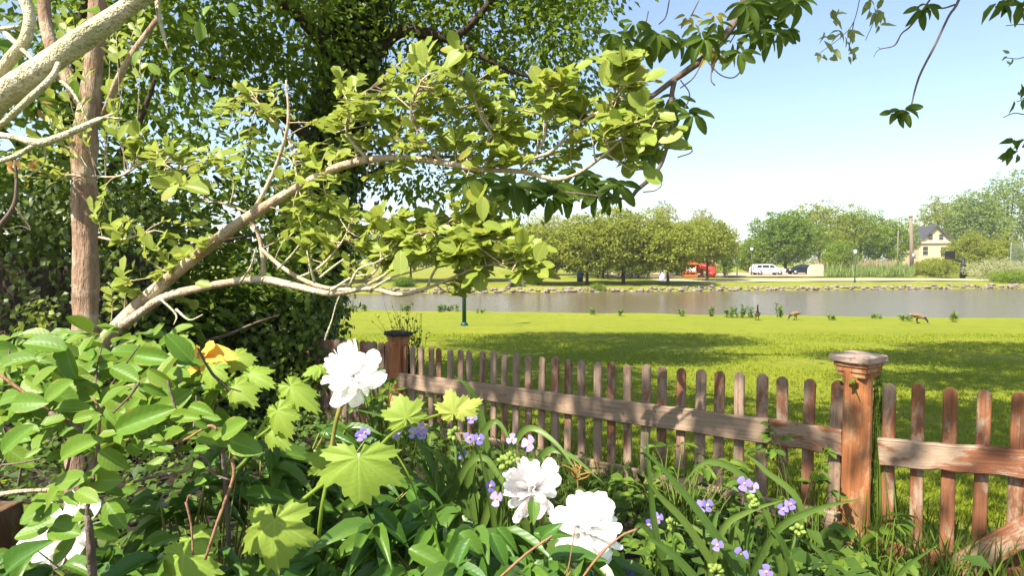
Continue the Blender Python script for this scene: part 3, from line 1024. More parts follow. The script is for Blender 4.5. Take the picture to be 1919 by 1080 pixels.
# bag, bin, picnic tables, culvert
b = U(1241, 520, 76); b.z = ground(b.x, b.y)
bag = thing('bag', 'pale blue plastic bag slumped behind the leaning far tree', 'bag', b)
part('sack', tube([b + Vector((0, 0, .0)), b + Vector((0, 0, .25)), b + Vector((.05, 0, .6)), b + Vector((.02, 0, .85)), b + Vector((.08, 0, .95))], [.3, .42, .34, .12, .16], 10, 3, .15), M_BLUEBAG, bag)
b = U(1087, 524, 72); b.z = ground(b.x, b.y)
th = thing('litter_bin', 'dark blue litter bin under the far grove', 'bin', b)
part('drum', tube([b, b + Vector((0, 0, .95))], [.34, .4], 12, 1), M_BINBLUE, th)
part('lid', tube([b + Vector((0, 0, .95)), b + Vector((0, 0, 1.05)), b + Vector((0, 0, 1.2))], [.44, .42, .15], 12, 2), M_BINBLUE, th)
for k, (px, d) in enumerate([(1130, 80), (1175, 82), (1205, 80)]):
    b = U(px, 520, d); b.z = ground(b.x, b.y)
    th = thing('picnic_table', ['dark picnic table in the shade of the far grove, nearest the blue bin', 'dark picnic table in the shade of the far grove, middle of three', 'dark picnic table in the shade of the far grove, nearest the pale bag'][k], 'picnic table', b, 'picnic tables under the far grove')
    part('table_top', box(b + Vector((0, 0, .75)), (1.8, .75, .06)), M_BLACKMETAL, th, False)
    for sy in (-1, 1):
        part('bench_seat', box(b + Vector((0, sy * .72, .45)), (1.8, .28, .05)), M_BLACKMETAL, th, False)
    for sx in (-.65, .65):
        part('leg_frame', join(tube([b + Vector((sx, -.6, 0)), b + Vector((sx, -.22, .73))], .045, 6, 1), tube([b + Vector((sx, .6, 0)), b + Vector((sx, .22, .73))], .045, 6, 1), tube([b + Vector((sx, -.8, .4)), b + Vector((sx, .8, .4))], .04, 6, 1)), M_BLACKMETAL, th)
b = Vector((U(968, 540, 61).x, far_shore(1) + 1.9, -1.15))
th = thing('culvert', 'grey arched culvert mouth on the far shore', 'culvert', b)
arc = [b + Vector((.75 * math.cos(a), 0, .75 * math.sin(a) - .1)) for a in np.linspace(0, math.pi, 12)]
part('arch_ring', tube(arc, .17, 8, 1), M_CULVERT, th)
part('back_wall', box(b + Vector((0, .7, .2)), (1.5, 1.1, 1.0)), M_CULVERT, th, False)

# ------------------------------------------------------------------ geese
M_GOOSE = [plain('goose_brown', (.20, .13, .08), .9, .1, var=.3, scale=25), plain('goose_black', (.012, .011, .012), .6, .3), plain('goose_white', (.62, .57, .50), .9, .1)]


def goose(label, px, py, mode, face):
    b = on_ground(px, py)
    b.z = ground(b.x, b.y)
    if mode == 'up':
        sp = [((-.42, .30), .02), ((-.30, .34), .07), ((-.12, .34), .135), ((.06, .35), .15), ((.20, .42), .11), ((.26, .53), .055), ((.27, .68), .036), ((.28, .78), .036), ((.30, .84), .046), ((.35, .85), .036), ((.41, .835), .014)]
    else:
        sp = [((-.42, .36), .02), ((-.30, .39), .07), ((-.12, .38), .14), ((.08, .35), .145), ((.24, .30), .10), ((.34, .23), .055), ((.40, .14), .04), ((.43, .08), .042), ((.46, .05), .046), ((.49, .03), .03), ((.52, .015), .012)]
    ca, sa = math.cos(face), math.sin(face)
    sp = [((x * .8, z * .8), r * .82) for (x, z), r in sp]

    def q(x, y, z):
        return b + Vector((x * ca - y * sa, x * sa + y * ca, z))

    def q8(x, y, z):
        return q(x * .8, y * .8, z * .8)
    n = 12
    V, Fs = tube([q(x, 0, z) for (x, z), r in sp], [r for _, r in sp], n, 3, squash=.86)
    ring = [min(2, 2) for _ in range(1)]
    fm = []
    rings = (len(sp) - 1) * 3
    for i in range(rings):
        f = i / 3
        if f < .8: m = 2
        elif f < 4.3: m = 0
        elif 8.0 <= f < 8.5: m = 2
        else: m = 1
        for j in range(n):
            zz = np.mean([V[a][2] for a in Fs[i * n + j]])
            fm.append(2 if (m == 0 and f < 2.6 and zz < b.z + .23) else m)
    fm += [2, 1]
    legs = []
    for s in (-1, 1):
        legs.append(tube([q8(-.02, s * .06, .26), q8(-.05, s * .065, .13), q8(0, s * .07, .015)], [.028, .013, .012], 6, 2))
        legs.append(tube([q8(-.01, s * .07, .012), q8(.09, s * .08, .008)], [.022, .035], 6, 1, squash=.3))
    allv = join((V, Fs), *legs)
    fm += [1] * (len(allv[1]) - len(fm))
    o = part('goose', allv, M_GOOSE, None, True, loc=b, fmat=fm)
    wing = []
    for s in (-1, 1):
        w = tube([q8(.14, s * .115, .38), q8(-.05, s * .135, .39), q8(-.28, s * .08, .40), q8(-.42, s * .03, .39)], [.024, .068, .048, .01], 8, 3, squash=.45)
        part('wing', w, M_GOOSE[0], o)
    return props(o, label, 'goose', 'geese grazing by the pond')


goose('goose standing upright with its black neck raised, by the waterside weeds', 1419, 601, 'up', -1.9)
goose('goose bent down grazing, middle of the three geese', 1490, 600, 'down', math.pi + .25)
goose('goose grazing alone at the right, head down in the grass', 1720, 606, 'down', -.85)

# weeds on the near waterside
for k, (px, py, w, h) in enumerate([(1278, 594, 10, 16), (1333, 594, 14, 18), (1368, 595, 20, 16), (1388, 595, 16, 24), (1404, 595, 10, 18), (1459, 596, 18, 26), (1561, 600, 10, 9), (1640, 598, 12, 9), (1699, 602, 16, 12), (1784, 603, 10, 14), (660, 584, 60, 14), (757, 585, 20, 14), (838, 585, 50, 14), (900, 588, 14, 9), (1110, 590, 12, 12), (1165, 592, 14, 12)]):
    names = ['wispy weed on the near shore left of the weed row', 'round green weed clump leftmost in the row before the upright goose', 'low weed pair in the waterside row', 'tallest pointed weed in the row just left of the upright goose', 'small weed right beside the upright goose', 'leafy weed clump between the upright and the bent goose', 'tiny weed right of the bent goose', 'low weed tuft on the shore midway between the bent goose and the lone one', 'low weed just left of the lone right goose', 'small pointed weed on the shore at the far right', 'weeds along the shore next to the ivy hedge', 'low weed on the shore behind the far fence post', 'broad low weeds on the shore left of the lamp post', 'tiny weed on the shore right of the lamp post', 'thin weed on the shore below the far grove, left of two', 'thin weed on the shore below the far grove, right of two']
    b = on_ground(px, py)
    b.z = ground(b.x, b.y)
    d = (b - EYE).length
    hw, hh = w / 2 / FPX * d, h / FPX * d
    th = thing('waterside_weed', names[k], 'weed', b, 'weeds on the near shore')
    st = []
    ns = max(3, int(w / 4))
    P, D, N = [], [], []
    for i in range(ns):
        o_ = Vector((random.uniform(-hw, hw) * .8, random.uniform(-.25, .25), 0))
        top = b + o_ + Vector((random.uniform(-.1, .1), 0, hh * random.uniform(.55, 1)))
        st.append(tube([b + o_, top], [.012, .006], 4, 1))
        for j in range(int(20 * hh / .5) + 6):
            f = random.random() ** .8
            p = (b + o_).lerp(top, f)
            P.append(p); D.append((random.gauss(0, 1), random.gauss(0, 1), .4)); N.append((random.gauss(0, .4), random.gauss(0, .4) - .3, 1))
    part('stem', join(*st), L_WEED, th)
    leaf_mass('foliage', P, D, N, rng.uniform(.10, .22, len(P)), .075, L_WEED, th, TPL4)

# ------------------------------------------------------------------ picket fence
def fence_at(px, z=.5):
    """distance along the fence line at which it shows at pixel column px"""
    best, bt = 1e9, 0
    for i in range(0, 1200):
        s = -.2 + i * .005
        x, y = A_FAR + E_F * s
        d = y * math.cos(PITCH) - (z - EYE.z) * math.sin(PITCH)
        e = abs(CX + FPX * x / d - px)
        if e < best: best, bt = e, s
    return bt


S0, S1 = fence_at(758), fence_at(1560)
PITCHP = (S1 - S0) / 29


def fz(s):
    """the fence steps down the slope: height offset along it"""
    return .06 - .12 * (1 - (s - S0) / (S1 - S0))


FX = (Vector((*E_F, 0)), Vector((-N_F[0], -N_F[1], 0)), Vector((0, 0, 1)))
# N_F must look at the camera
if Vector((*N_F, 0)).dot(EYE - Vector((*A_FAR, 1.4))) < 0:
    N_F = -N_F
FX = (Vector((*E_F, 0)), Vector((*(-N_F), 0)), Vector((0, 0, 1)))


def fpt(s, off, z):
    p = A_FAR + E_F * s + N_F * off
    return Vector((p[0], p[1], z))


def picket_mesh(name, w, h, t, mat):
    hw = w / 2
    o = [(-hw, 0), (hw, 0), (hw, h - .024), (hw * .88, h - .014), (hw * .42, h - .002), (0, h), (-hw * .42, h - .002), (-hw * .88, h - .014), (-hw, h - .024)]
    ch = .004
    oi = [(x * (1 - ch / hw), z if z == 0 else z - ch * .6) for x, z in o]
    n = len(o)
    V = [(x, -t / 2, z) for x, z in oi] + [(x, -t / 2 + ch, z) for x, z in o] + [(x, t / 2 - ch, z) for x, z in o] + [(x, t / 2, z) for x, z in oi]
    Fs = [list(range(n)), [3 * n + i for i in range(n)][::-1]]
    for k in range(3):
        for i in range(n):
            j = (i + 1) % n
            Fs.append([k * n + i, (k + 1) * n + i, (k + 1) * n + j, k * n + j])
    return mesh_data(name, V, [f[::-1] for f in Fs], mat, False)


def frame_matrix(p, ax, rx=0, ry=0, sz=1):
    M = Matrix((ax[0], ax[1], ax[2])).transposed().to_4x4()
    M.translation = p
    return M @ Matrix.Rotation(rx, 4, 'X') @ Matrix.Rotation(ry, 4, 'Y') @ Matrix.Diagonal((1, 1, sz, 1))


def plank(name, s0, s1, z0, z1, h, t, off, mat, parent, wear=.004, ax=FX, pt=fpt):
    """a rail: its local x runs along the board, with a slightly worn outline"""
    a, b_ = pt(s0, off, z0), pt(s1, off, z1)
    e = (b_ - a); L = e.length; e.normalize()
    up = (Vector((0, 0, 1)) - e * e.z).normalized()
    nr = e.cross(up)
    n = 14
    V, Fs = [], []
    for i in range(n + 1):
        x = L * i / n
        w1, w2 = random.uniform(-wear, wear), random.uniform(-wear, wear)
        c = .005
        for (y, z) in [(-t / 2, -h / 2 + c + w1), (-t / 2 + c, -h / 2 + w1), (t / 2 - c, -h / 2 + w1), (t / 2, -h / 2 + c + w1), (t / 2, h / 2 - c + w2), (t / 2 - c, h / 2 + w2), (-t / 2 + c, h / 2 + w2), (-t / 2, h / 2 - c + w2)]:
            V.append((x, y, z))
    for i in range(n):
        for j in range(8):
            Fs.append([i * 8 + j, i * 8 + (j + 1) % 8, (i + 1) * 8 + (j + 1) % 8, (i + 1) * 8 + j])
    Fs.append(list(range(8))[::-1]); Fs.append([n * 8 + j for j in range(8)])
    me = mesh_data(name, V, [f[::-1] for f in Fs], mat, False)
    M = Matrix((e, nr, up)).transposed().to_4x4()
    M.translation = a
    return link(name, me, parent, M)


def fence_post(parent, s, top, zb, capmat, w=.116, off=.0, ax=FX):
    c = fpt(s, off, 0)
    ra = Matrix.Rotation(math.radians(14), 3, 'Z')
    ax = tuple(ra @ v for v in ax)
    h = top - .075 - zb
    n = 10
    V, Fs = [], []
    ch = .008
    hw = w / 2
    ring = [(-hw, -hw + ch), (-hw + ch, -hw), (hw - ch, -hw), (hw, -hw + ch), (hw, hw - ch), (hw - ch, hw), (-hw + ch, hw), (-hw, hw - ch)]
    for i in range(n + 1):
        for x, y in ring:
            V.append((x + random.uniform(-.0015, .0015), y + random.uniform(-.0015, .0015), h * i / n))
    for i in range(n):
        for j in range(8):
            Fs.append([i * 8 + j, i * 8 + (j + 1) % 8, (i + 1) * 8 + (j + 1) % 8, (i + 1) * 8 + j])
    Fs.append(list(range(8))[::-1]); Fs.append([n * 8 + j for j in range(8)])
    me = mesh_data('post', V, Fs, M_POST, False)
    po = link('post', me, parent, frame_matrix(Vector((c.x, c.y, zb)), ax))
    zt = top - .075
    for k, (z0, hh, ww) in enumerate([(zt - .03, .02, w + .010), (zt - .008, .022, w + .022), (zt + .016, .018, w + .034)]):
        bevel(part('moulding', box((c.x, c.y, zt + z0 - zt + hh / 2), (ww, ww, hh), ax), M_POST, po, False), .004)
    # worn cap slab with a low hip
    cw = w + .060
    n = 6
    V, Fs = [], []
    for zz, k in [(0, .95), (.006, 1.0), (.028, 1.0), (.034, .95), (.040, .6), (.043, .2)]:
        for i in range(16):
            a = 2 * math.pi * i / 16
            m = max(abs(math.cos(a)), abs(math.sin(a)))
            r = cw / 2 / m * k * (1 + random.uniform(-.025, .02))
            V.append(np.array([c.x, c.y, zt + .035 + zz + random.uniform(-.002, .002)]) + np.array(ax[0]) * math.cos(a) * r + np.array(ax[1]) * math.sin(a) * r)
    for i in range(5):
        for j in range(16):
            Fs.append([i * 16 + j, i * 16 + (j + 1) % 16, (i + 1) * 16 + (j + 1) % 16, (i + 1) * 16 + j])
    Fs.append(list(range(16))[::-1]); Fs.append([80 + j for j in range(16)])
    part('cap', (np.array(V), Fs), capmat, po, False)
    return po


fence = thing('picket_fence', 'weathered picket fence of many narrow slats between two capped posts', 'fence', fpt(1.5, 0, 0))
pk = [picket_mesh('picket', .053, .80, .020, M_WOOD), picket_mesh('picket', .051, .795, .020, M_WOOD), picket_mesh('picket', .055, .80, .021, M_WOOD)]
for i in range(30):
    s = S0 + PITCHP * i + random.uniform(-.005, .005)
    z = fz(s) - .012
    link('picket', pk[i % 3], fence, frame_matrix(fpt(s, random.uniform(-.002, .002), z + random.uniform(-.006, .006)), FX, random.gauss(0, .007), random.gauss(0, .010)))
SM = fence_at(1448)
plank('rail', S0 - .05, SM - .003, fz(S0) + .50, fz(SM) + .51, .122, .036, .030, M_RAIL, fence)
plank('rail', SM + .003, S1 + .05, fz(SM) + .511, fz(S1) + .512, .122, .036, .031, M_RAIL, fence)
plank('rail', S0 - .05, S1 + .05, fz(S0) + .14, fz(S1) + .14, .085, .034, .030, M_RAIL, fence)
SP = fence_at(1604)
fence_post(fence, SP, .985, -.02, M_CAP)
fence_post(fence, S0 - .075, .835, -.22, M_CAPDARK)

# gate to the right of the near post
gate = thing('picket_gate', 'weathered picket gate with a diagonal brace, right of the near post', 'gate', fpt(SP + .4, 0, .05))
gp = [picket_mesh('picket', .050, .80, .021, M_GATEP), picket_mesh('picket', .048, .80, .021, M_GATEP)]
gs = [fence_at(p) for p in (1665, 1720, 1778, 1838, 1901)]
dg = (gs[-1] - gs[0]) / 4
gs += [gs[-1] + dg, gs[-1] + 2 * dg]
for i, s in enumerate(gs):
    link('picket', gp[i % 2], gate, frame_matrix(fpt(s, 0, .062 + .010 * i * .6 + (.008 if i == 1 else 0)), FX, random.gauss(0, .006), random.gauss(0, .006)))
plank('rail', gs[0] - .032, gs[-1] + .06, .560, .640, .112, .036, .030, M_GATE, gate, .005)
plank('rail', gs[0] - .032, gs[-1] + .06, .120, .150, .1, .036, .030, M_GATE, gate)
sg_ = gs[-1] + .06 + .11
fence_post(gate, sg_, 1.03, .02, M_CAP)
plank('brace', fence_at(1770), gs[-1] + .05, .075, .60, .098, .030, .062, M_GATE, gate, .004)

# close-boarded fence running on to the left of the far post
E2 = np.array([-.90, .43]); E2 /= np.linalg.norm(E2)
N2 = np.array([-E2[1], E2[0]])
if N2[1] > 0: N2 = -N2
B0 = A_FAR + E_F * (S0 - .08)
f2 = thing('board_fence', 'close-boarded brown fence running left from the far post into the ivy', 'fence', (B0[0], B0[1], -.1))
FX2 = (Vector((-E2[0], -E2[1], 0)), Vector((-N2[0], -N2[1], 0)), Vector((0, 0, 1)))
pk2 = picket_mesh('board', .062, .84, .020, M_WOOD)
for i in range(28):
    p = B0 + E2 * (.10 + .0655 * i)
    link('board', pk2, f2, frame_matrix(Vector((p[0], p[1], -.10 - .0015 * i + random.uniform(-.006, .006))), FX2, random.gauss(0, .006), random.gauss(0, .008)))


def fpt2(s, off, z):
    p = B0 + E2 * s + N2 * off
    return Vector((p[0], p[1], z))


plank('rail', .08, 1.95, .42, .40, .09, .035, -.03, M_RAIL, f2, pt=fpt2)
plank('rail', .08, 1.95, .06, .04, .09, .035, -.03, M_RAIL, f2, pt=fpt2)

# wooden edging post at the bottom left corner
b = U(8, 1000, 1.35)
zg = ground(b.x, b.y)
o = part('wooden_stake', box((b.x - .012, b.y, (zg + .86) / 2), (.062, .08, .88 - zg), ((1, 0, .02), (0, 1, 0), (-.02, 0, 1))), M_STAKE, None, False, loc=(b.x, b.y, zg))
bevel(o, .006)
props(o, 'brown wooden stake at the bottom left corner under the shrub', 'stake')

# ------------------------------------------------------------------ the big ivy-clad tree and its crown
def UP(lst):
    return [U(p[0], p[1], p[2]) for p in lst], [p[3] for p in lst]


tb = U(545, 640, 8.6); tb.z = ground(tb.x, tb.y) - .05
ivy_tree = thing('ivy_tree', 'large leaning tree wrapped in dark ivy with an open spreading crown', 'tree', tb)
tp, tr = UP([(575, 560, 8.6, .30), (598, 420, 8.5, .27), (628, 260, 8.4, .25), (655, 110, 8.3, .24), (672, -60, 8.2, .22), (700, -330, 8.2, .18), (690, -600, 8.4, .12)])
tp = [tb] + tp; tr = [.36] + tr
part('trunk', tube(tp, tr, 14, 5, .12), M_DARKBARK, ivy_tree)
for pts in [
    [(640, 200, 8.4, .12), (730, 70, 8.2, .085), (800, 62, 8.1, .07), (850, 70, 8.0, .055), (905, 20, 7.9, .04), (960, -60, 7.8, .02)],
    [(845, 72, 8.0, .05), (930, 120, 8.0, .032), (1010, 145, 8.0, .02), (1090, 120, 8.0, .008)],
    [(650, 130, 8.3, .11), (560, 30, 7.6, .07), (470, -40, 7.2, .05), (330, -160, 6.8, .03)],
    [(620, 300, 8.4, .08), (520, 210, 7.6, .05), (440, 160, 7.2, .035), (330, 130, 6.8, .015)],
    [(604, 400, 8.5, .07), (690, 330, 8.8, .05), (780, 300, 9.0, .03), (900, 290, 9.0, .012)],
    [(672, -60, 8.2, .16), (900, -300, 7.6, .12), (1200, -520, 7.0, .09), (1600, -800, 6.6, .05)],
    [(672, -60, 8.2, .16), (300, -420, 6.4, .12), (-300, -1100, 4.6, .08), (-1500, -2600, 2.6, .05)],
    [(590, 470, 8.5, .06), (470, 380, 7.6, .035), (400, 330, 7.2, .02)],
]:
    p, r = UP(pts)
    part('limb', tube(p, r, 8, 4, .1), M_DARKBARK, ivy_tree)
# ivy on the trunk
P, D, N = [], [], []
tpp, trr = smooth_path(tp, tr, 14)
for i in range(len(tpp)):
    c = tpp[i]
    if c[2] > 9: break
    for j in range(150):
        a = random.uniform(0, 6.283)
        rr = trr[i] + abs(random.gauss(.10, .10)) + .03
        q = np.array([math.cos(a), math.sin(a), 0])
        P.append(c + q * rr + np.array([0, 0, random.uniform(-.12, .12)]))
        D.append(q * .4 + np.array([random.gauss(0, .5), random.gauss(0, .5), -.8])); N.append(q + rng.normal(size=3) * .45 + np.array([0, 0, .3]))
leaf_mass('ivy', P, D, N, rng.uniform(.06, .11, len(P)), .075, L_IVY, ivy_tree)


def crown(name, blobs, L, mat, parent, ratio=.6, per=16, sr=.17, dens=1.0, tpl=TPL4):
    P, D, O = [], [], []
    for px, py, d, rx, ry, rz, ns in blobs:
        p, dd, o = spray_points(U(px, py, d), (rx, ry, rz), int(ns * dens), per, sr, .25)
        P.append(p); D.append(dd); O.append(o)
    P, D, O = np.concatenate(P), np.concatenate(D), np.concatenate(O)
    D = D + np.array([0, 0, -.45])
    N = O * .2 + np.array([0, 0, .8]) + rng.normal(size=P.shape) * .5
    ln = L * (.65 + .7 * rng.random(len(P)))
    return leaf_mass(name, P, D, N, ln, ln * ratio, mat, parent, tpl)


# crown in view (px, py, depth, radii in metres, sprays)
crown('crown', [
    (450, 20, 7.4, 1.2, 1.2, .8, 190), (330, 60, 7.0, .9, 1.0, .8, 130), (560, 90, 7.8, .8, .9, .8, 110), (260, 130, 6.8, .8, .9, .7, 90),
    (500, 170, 7.6, .6, .8, .5, 80), (810, 20, 8.6, 1.0, 1.0, .6, 120), (930, 50, 8.4, 1.0, 1.0, .7, 150), (1040, 70, 8.4, .7, .9, .7, 105),
    (900, 160, 8.8, .9, .9, .55, 90), (1010, 200, 8.8, .8, .8, .5, 80), (760, 130, 8.8, .6, .8, .6, 60), (1080, 150, 8.6, .4, .6, .4, 30),
    (900, 260, 9.0, .9, .8, .4, 60), (770, 330, 9.0, .7, .8, .35, 55), (900, 350, 9.0, .8, .6, .3, 45), (1020, 300, 9.0, .5, .6, .3, 24),
    (690, 280, 8.9, .4, .6, .4, 40), (960, 380, 9.0, .3, .4, .22, 14), (640, 20, 8.8, .8, .8, .8, 90), (720, -60, 8.8, 1.6, 1.2, .8, 150),
    (980, -60, 8.4, 1.2, 1.0, .6, 130), (400, -120, 7.2, 1.6, 1.3, .9, 160), (1080, -30, 8.2, .7, .8, .4, 60),
], .105, L_CROWN, ivy_tree, .55, 15, .17, .62)
# crown above and left of the frame: it shades the lawn and the fence
P, D, O = [], [], []
for c, r, ns in [((-3.2, 9.8, 8.6), (3.4, 3.4, 1.9), 680), ((-.9, 11.0, 7.8), (2.4, 2.6, 1.3), 360),
                 ((-5.8, 2.6, 5.4), (1.4, 1.0, .5), 40), ((-4.3, 2.6, 5.8), (.8, .7, .35), 26), ((-3.4, 1.85, 5.8), (.95, .75, .3), 52), ((-2.5, 1.0, 5.8), (.85, .62, .3), 34), ((-1.7, .25, 5.8), (.75, .52, .28), 24), ((-1.0, -.42, 5.8), (.65, .45, .25), 12), ((-.3, -1.05, 5.8), (.65, .45, .25), 8), ((-3.0, 3.4, 6.4), (1.4, .9, .4), 165), ((-3.3, 4.8, 6.7), (1.7, 1.0, .4), 150), ((-1.4, 2.2, 6.4), (1.2, .8, .35), 62), ((-.2, .9, 6.4), (1.0, .8, .3), 105), ((1.2, 1.7, 6.6), (1.2, 1.0, .3), 140),
                 ((3.0, 6.4, 8.2), (2.1, 1.3, .7), 240), ((4.6, 5.0, 7.8), (1.7, 1.2, .6), 190), ((1.9, 3.8, 7.6), (1.3, .8, .5), 120), ((5.6, 8.0, 8.6), (2.0, 1.3, .7), 170)]:
    p, dd, o = spray_points(c, r, ns, 18, .24, .15)
    P.append(p); D.append(dd); O.append(o)
P, D, O = np.concatenate(P), np.concatenate(D), np.concatenate(O)
ln = .15 * (.7 + .6 * rng.random(len(P)))
leaf_mass('upper_crown', P, D, O * .2 + np.array([0, 0, .8]) + rng.normal(size=P.shape) * .5, ln, ln * .6, L_CROWN, ivy_tree)

# understory behind the crape tree
ub = Vector((-4.6, 6.0, ground(-4.6, 6.0)))
under = thing('understory_tree', 'dense dark-green leafy tree filling the left background behind the brown trunk', 'tree', ub)
part('trunk', tube([ub, ub + Vector((.1, 0, 1.2)), ub + Vector((.5, -.2, 2.6)), ub + Vector((.9, -.4, 4.2))], [.1, .085, .06, .02], 8, 4, .1), M_DARKBARK, under)
for pts in [[(190, 480, 6.0, .05), (260, 400, 5.8, .035), (360, 330, 5.6, .012)], [(150, 420, 6.0, .05), (60, 300, 5.6, .03), (-40, 200, 5.4, .01)], [(190, 350, 5.9, .05), (260, 230, 5.7, .03), (300, 120, 5.6, .012)], [(220, 520, 6.0, .04), (330, 470, 5.6, .03), (480, 440, 5.4, .01)]]:
    p, r = UP(pts)
    part('limb', tube(p, r, 6, 4), M_DARKBARK, under)
crown('crown', [
    (60, 60, 5.6, .7, .8, .7, 150), (40, 250, 5.4, .6, .7, .6, 130), (200, 330, 5.8, .6, .6, .5, 110), (320, 210, 6.0, .5, .5, .35, 46), (420, 300, 6.2, .5, .6, .35, 50),
    (300, 420, 5.8, .6, .6, .4, 110), (430, 430, 6.2, .6, .5, .35, 66), (530, 420, 6.4, .35, .4, .3, 36), (220, 60, 6.2, .6, .6, .5, 80), (60, 400, 5.2, .6, .6, .5, 130), (180, 500, 5.4, .5, .5, .4, 100), (300, 520, 5.6, .6, .5, .3, 100), (240, 590, 5.0, .5, .5, .3, 90), (330, 600, 5.2, .5, .5, .3, 80), (520, 350, 6.6, .4, .4, .3, 36),
    (480, 500, 6.0, .6, .4, .22, 80), (100, 150, 6.0, .5, .5, .5, 70),
], .105, L_UNDER, under, .55, 12, .12, .56)

# ivy hedge in front of the board fence
hb_ = Vector((-2.6, 5.75, ground(-2.6, 5.7)))
hedge = thing('ivy_hedge', 'dark clipped hedge of ivy with a flat top beside the board fence', 'hedge', hb_)


def wall_leaves(name, c, half, n, L, mat, parent, jit=.06):
    c, half = np.array(c), np.array(half)
    P = rng.uniform(-1, 1, (n, 3))
    face = rng.choice(6, n, p=[.08, .18, .02, .44, .04, .24])
    Nn = np.zeros((n, 3))
    for f, (axn, s) in enumerate([(0, -1), (0, 1), (1, 1), (1, -1), (2, -1), (2, 1)]):
        m = face == f
        P[m, axn] = s * (1 - .25 * rng.random(m.sum()) ** 2)
        Nn[m, axn] = s
    W = c + P * half + rng.normal(size=(n, 3)) * jit
    D = np.array([0, -.2, -.7]) + rng.normal(size=(n, 3)) * .6
    return leaf_mass(name, W, D, Nn + rng.normal(size=(n, 3)) * .4 + np.array([0, 0, .35]), rng.uniform(.7, 1.3, n) * L, L * .8, mat, parent)


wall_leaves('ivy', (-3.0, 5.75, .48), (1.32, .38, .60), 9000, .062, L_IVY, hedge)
wall_leaves('sunlit_ivy', (-3.0, 5.72, .56), (1.34, .40, .60), 2600, .07, L_UNDER, hedge)  # second mass in a lighter leaf colour, painting sunlight onto the dark hedge
core = part('woody_core', box((-3.0, 5.78, .42), (2.4, .5, .95)), M_DARKBARK, hedge, False)
p_, d_, o_ = spray_points((-2.75, 5.55, 1.12), (.95, .35, .13), 150, 9, .08, .2)
leaf_mass('fern_fronds', p_, o_ * np.array([1, 1, .2]) + rng.normal(size=p_.shape) * .3 + np.array([.3, -.4, -.1]), np.array([0, -.2, 1]) + rng.normal(size=p_.shape) * .25, .12, .035, L_UNDER, hedge)
part('stem', tube([U(380, 640, 5.0), U(420, 630, 5.0), U(480, 605, 5.0), U(525, 590, 5.05)], [.018, .015, .01, .004], 6, 4), M_TWIG, hedge)

wb = Vector((-4.1, 4.2, ground(-4, 4.2)))
ivywall = thing('ivy_bank', 'deep shaded bank of ivy at the left edge behind the brown trunk', 'ivy', wb)
wall_leaves('ivy', (-3.75, 4.75, .75), (1.1, .5, 1.1), 9000, .052, L_IVY, ivywall, .08)
part('woody_core', box((-3.8, 4.85, .6), (2.0, .6, 1.7)), M_DARKBARK, ivywall, False)
pd = [U(random.uniform(30, 100), random.uniform(560, 625), 4.1) for _ in range(60)]
leaf_mass('pale_ivy', pd, rng.normal(size=(60, 3)), np.array([-.3, -.6, .7]) + rng.normal(size=(60, 3)) * .3, .05, .038, L_CRAPE, ivywall)

# ------------------------------------------------------------------ crape tree: brown trunk with two leafy branches
cb = U(150, 1000, 2.62); cb.z = ground(cb.x, cb.y) - .03
crape = thing('crape_tree', 'brown-barked tree with two long leafy branches reaching right across the view', 'tree', cb)
p, r = UP([(150, 800, 2.62, .052), (158, 660, 2.6, .048), (161, 560, 2.6, .047), (160, 440, 2.6, .046), (157, 330, 2.6, .045), (158, 262, 2.6, .049), (168, 190, 2.6, .038), (177, 110, 2.6, .035), (182, 20, 2.6, .033), (190, -120, 2.6, .030), (230, -420, 2.6, .02)])
part('trunk', tube([cb] + p, [.06] + r, 26, 9, .09), M_TRUNK, crape)
p, r = UP([(172, 225, 2.62, .026), (130, 150, 2.65, .028), (98, 90, 2.68, .027), (84, 30, 2.7, .025), (80, -60, 2.7, .023), (60, -300, 2.7, .015)])
part('side_trunk', tube(p, r, 12, 4, .06), M_TRUNK, crape)
p, r = UP([(150, 165, 2.58, .012), (195, 215, 2.4, .012), (216, 160, 2.35, .012), (245, 105, 2.3, .011), (295, 35, 2.3, .010)])
part('branch', tube(p[1:], r[1:], 8, 4, .1), M_TRUNK, crape)

branches = {}


def cbranch(key, lst, mat=None, n=10):
    p, r = UP(lst)
    r = [q * .82 for q in r]
    P, R = smooth_path(p, r, 6)
    branches[key] = P
    return part('branch', tube(p, r, n, 5, .08), mat or M_BRANCH, crape)


cbranch('A', [(152, 700, 2.58, .040), (205, 628, 2.5, .034), (290, 545, 2.4, .030), (400, 455, 2.22, .026), (470, 405, 2.1, .0225), (560, 350, 2.0, .0175), (650, 308, 1.86, .0145), (740, 296, 1.76, .0115), (830, 305, 1.66, .0095), (905, 318, 1.6, .0085), (980, 322, 1.55, .0075), (1040, 336, 1.5, .006), (1085, 324, 1.45, .005), (1130, 292, 1.4, .004), (1165, 262, 1.38, .003), (1215, 220, 1.36, .002)])
cbranch('A2', [(905, 318, 1.6, .006), (960, 302, 1.57, .0055), (1030, 286, 1.5, .005), (1080, 235, 1.46, .004), (1150, 190, 1.4, .003), (1180, 130, 1.36, .0018)])
cbranch('A3', [(470, 405, 2.1, .010), (488, 372, 2.08, .008), (518, 310, 2.05, .0075), (540, 230, 2.0, .0065), (536, 150, 2.0, .003)], n=7)
cbranch('A4', [(830, 305, 1.66, .006), (800, 270, 1.62, .005), (770, 215, 1.58, .004), (790, 150, 1.52, .0025)], n=7)
cbranch('A5', [(905, 318, 1.6, .006), (930, 270, 1.56, .0045), (900, 215, 1.52, .0035), (880, 150, 1.5, .0022)], n=7)
cbranch('A6', [(690, 300, 1.8, .006), (650, 250, 1.8, .0045), (660, 200, 1.76, .003), (700, 160, 1.7, .002)], n=7)
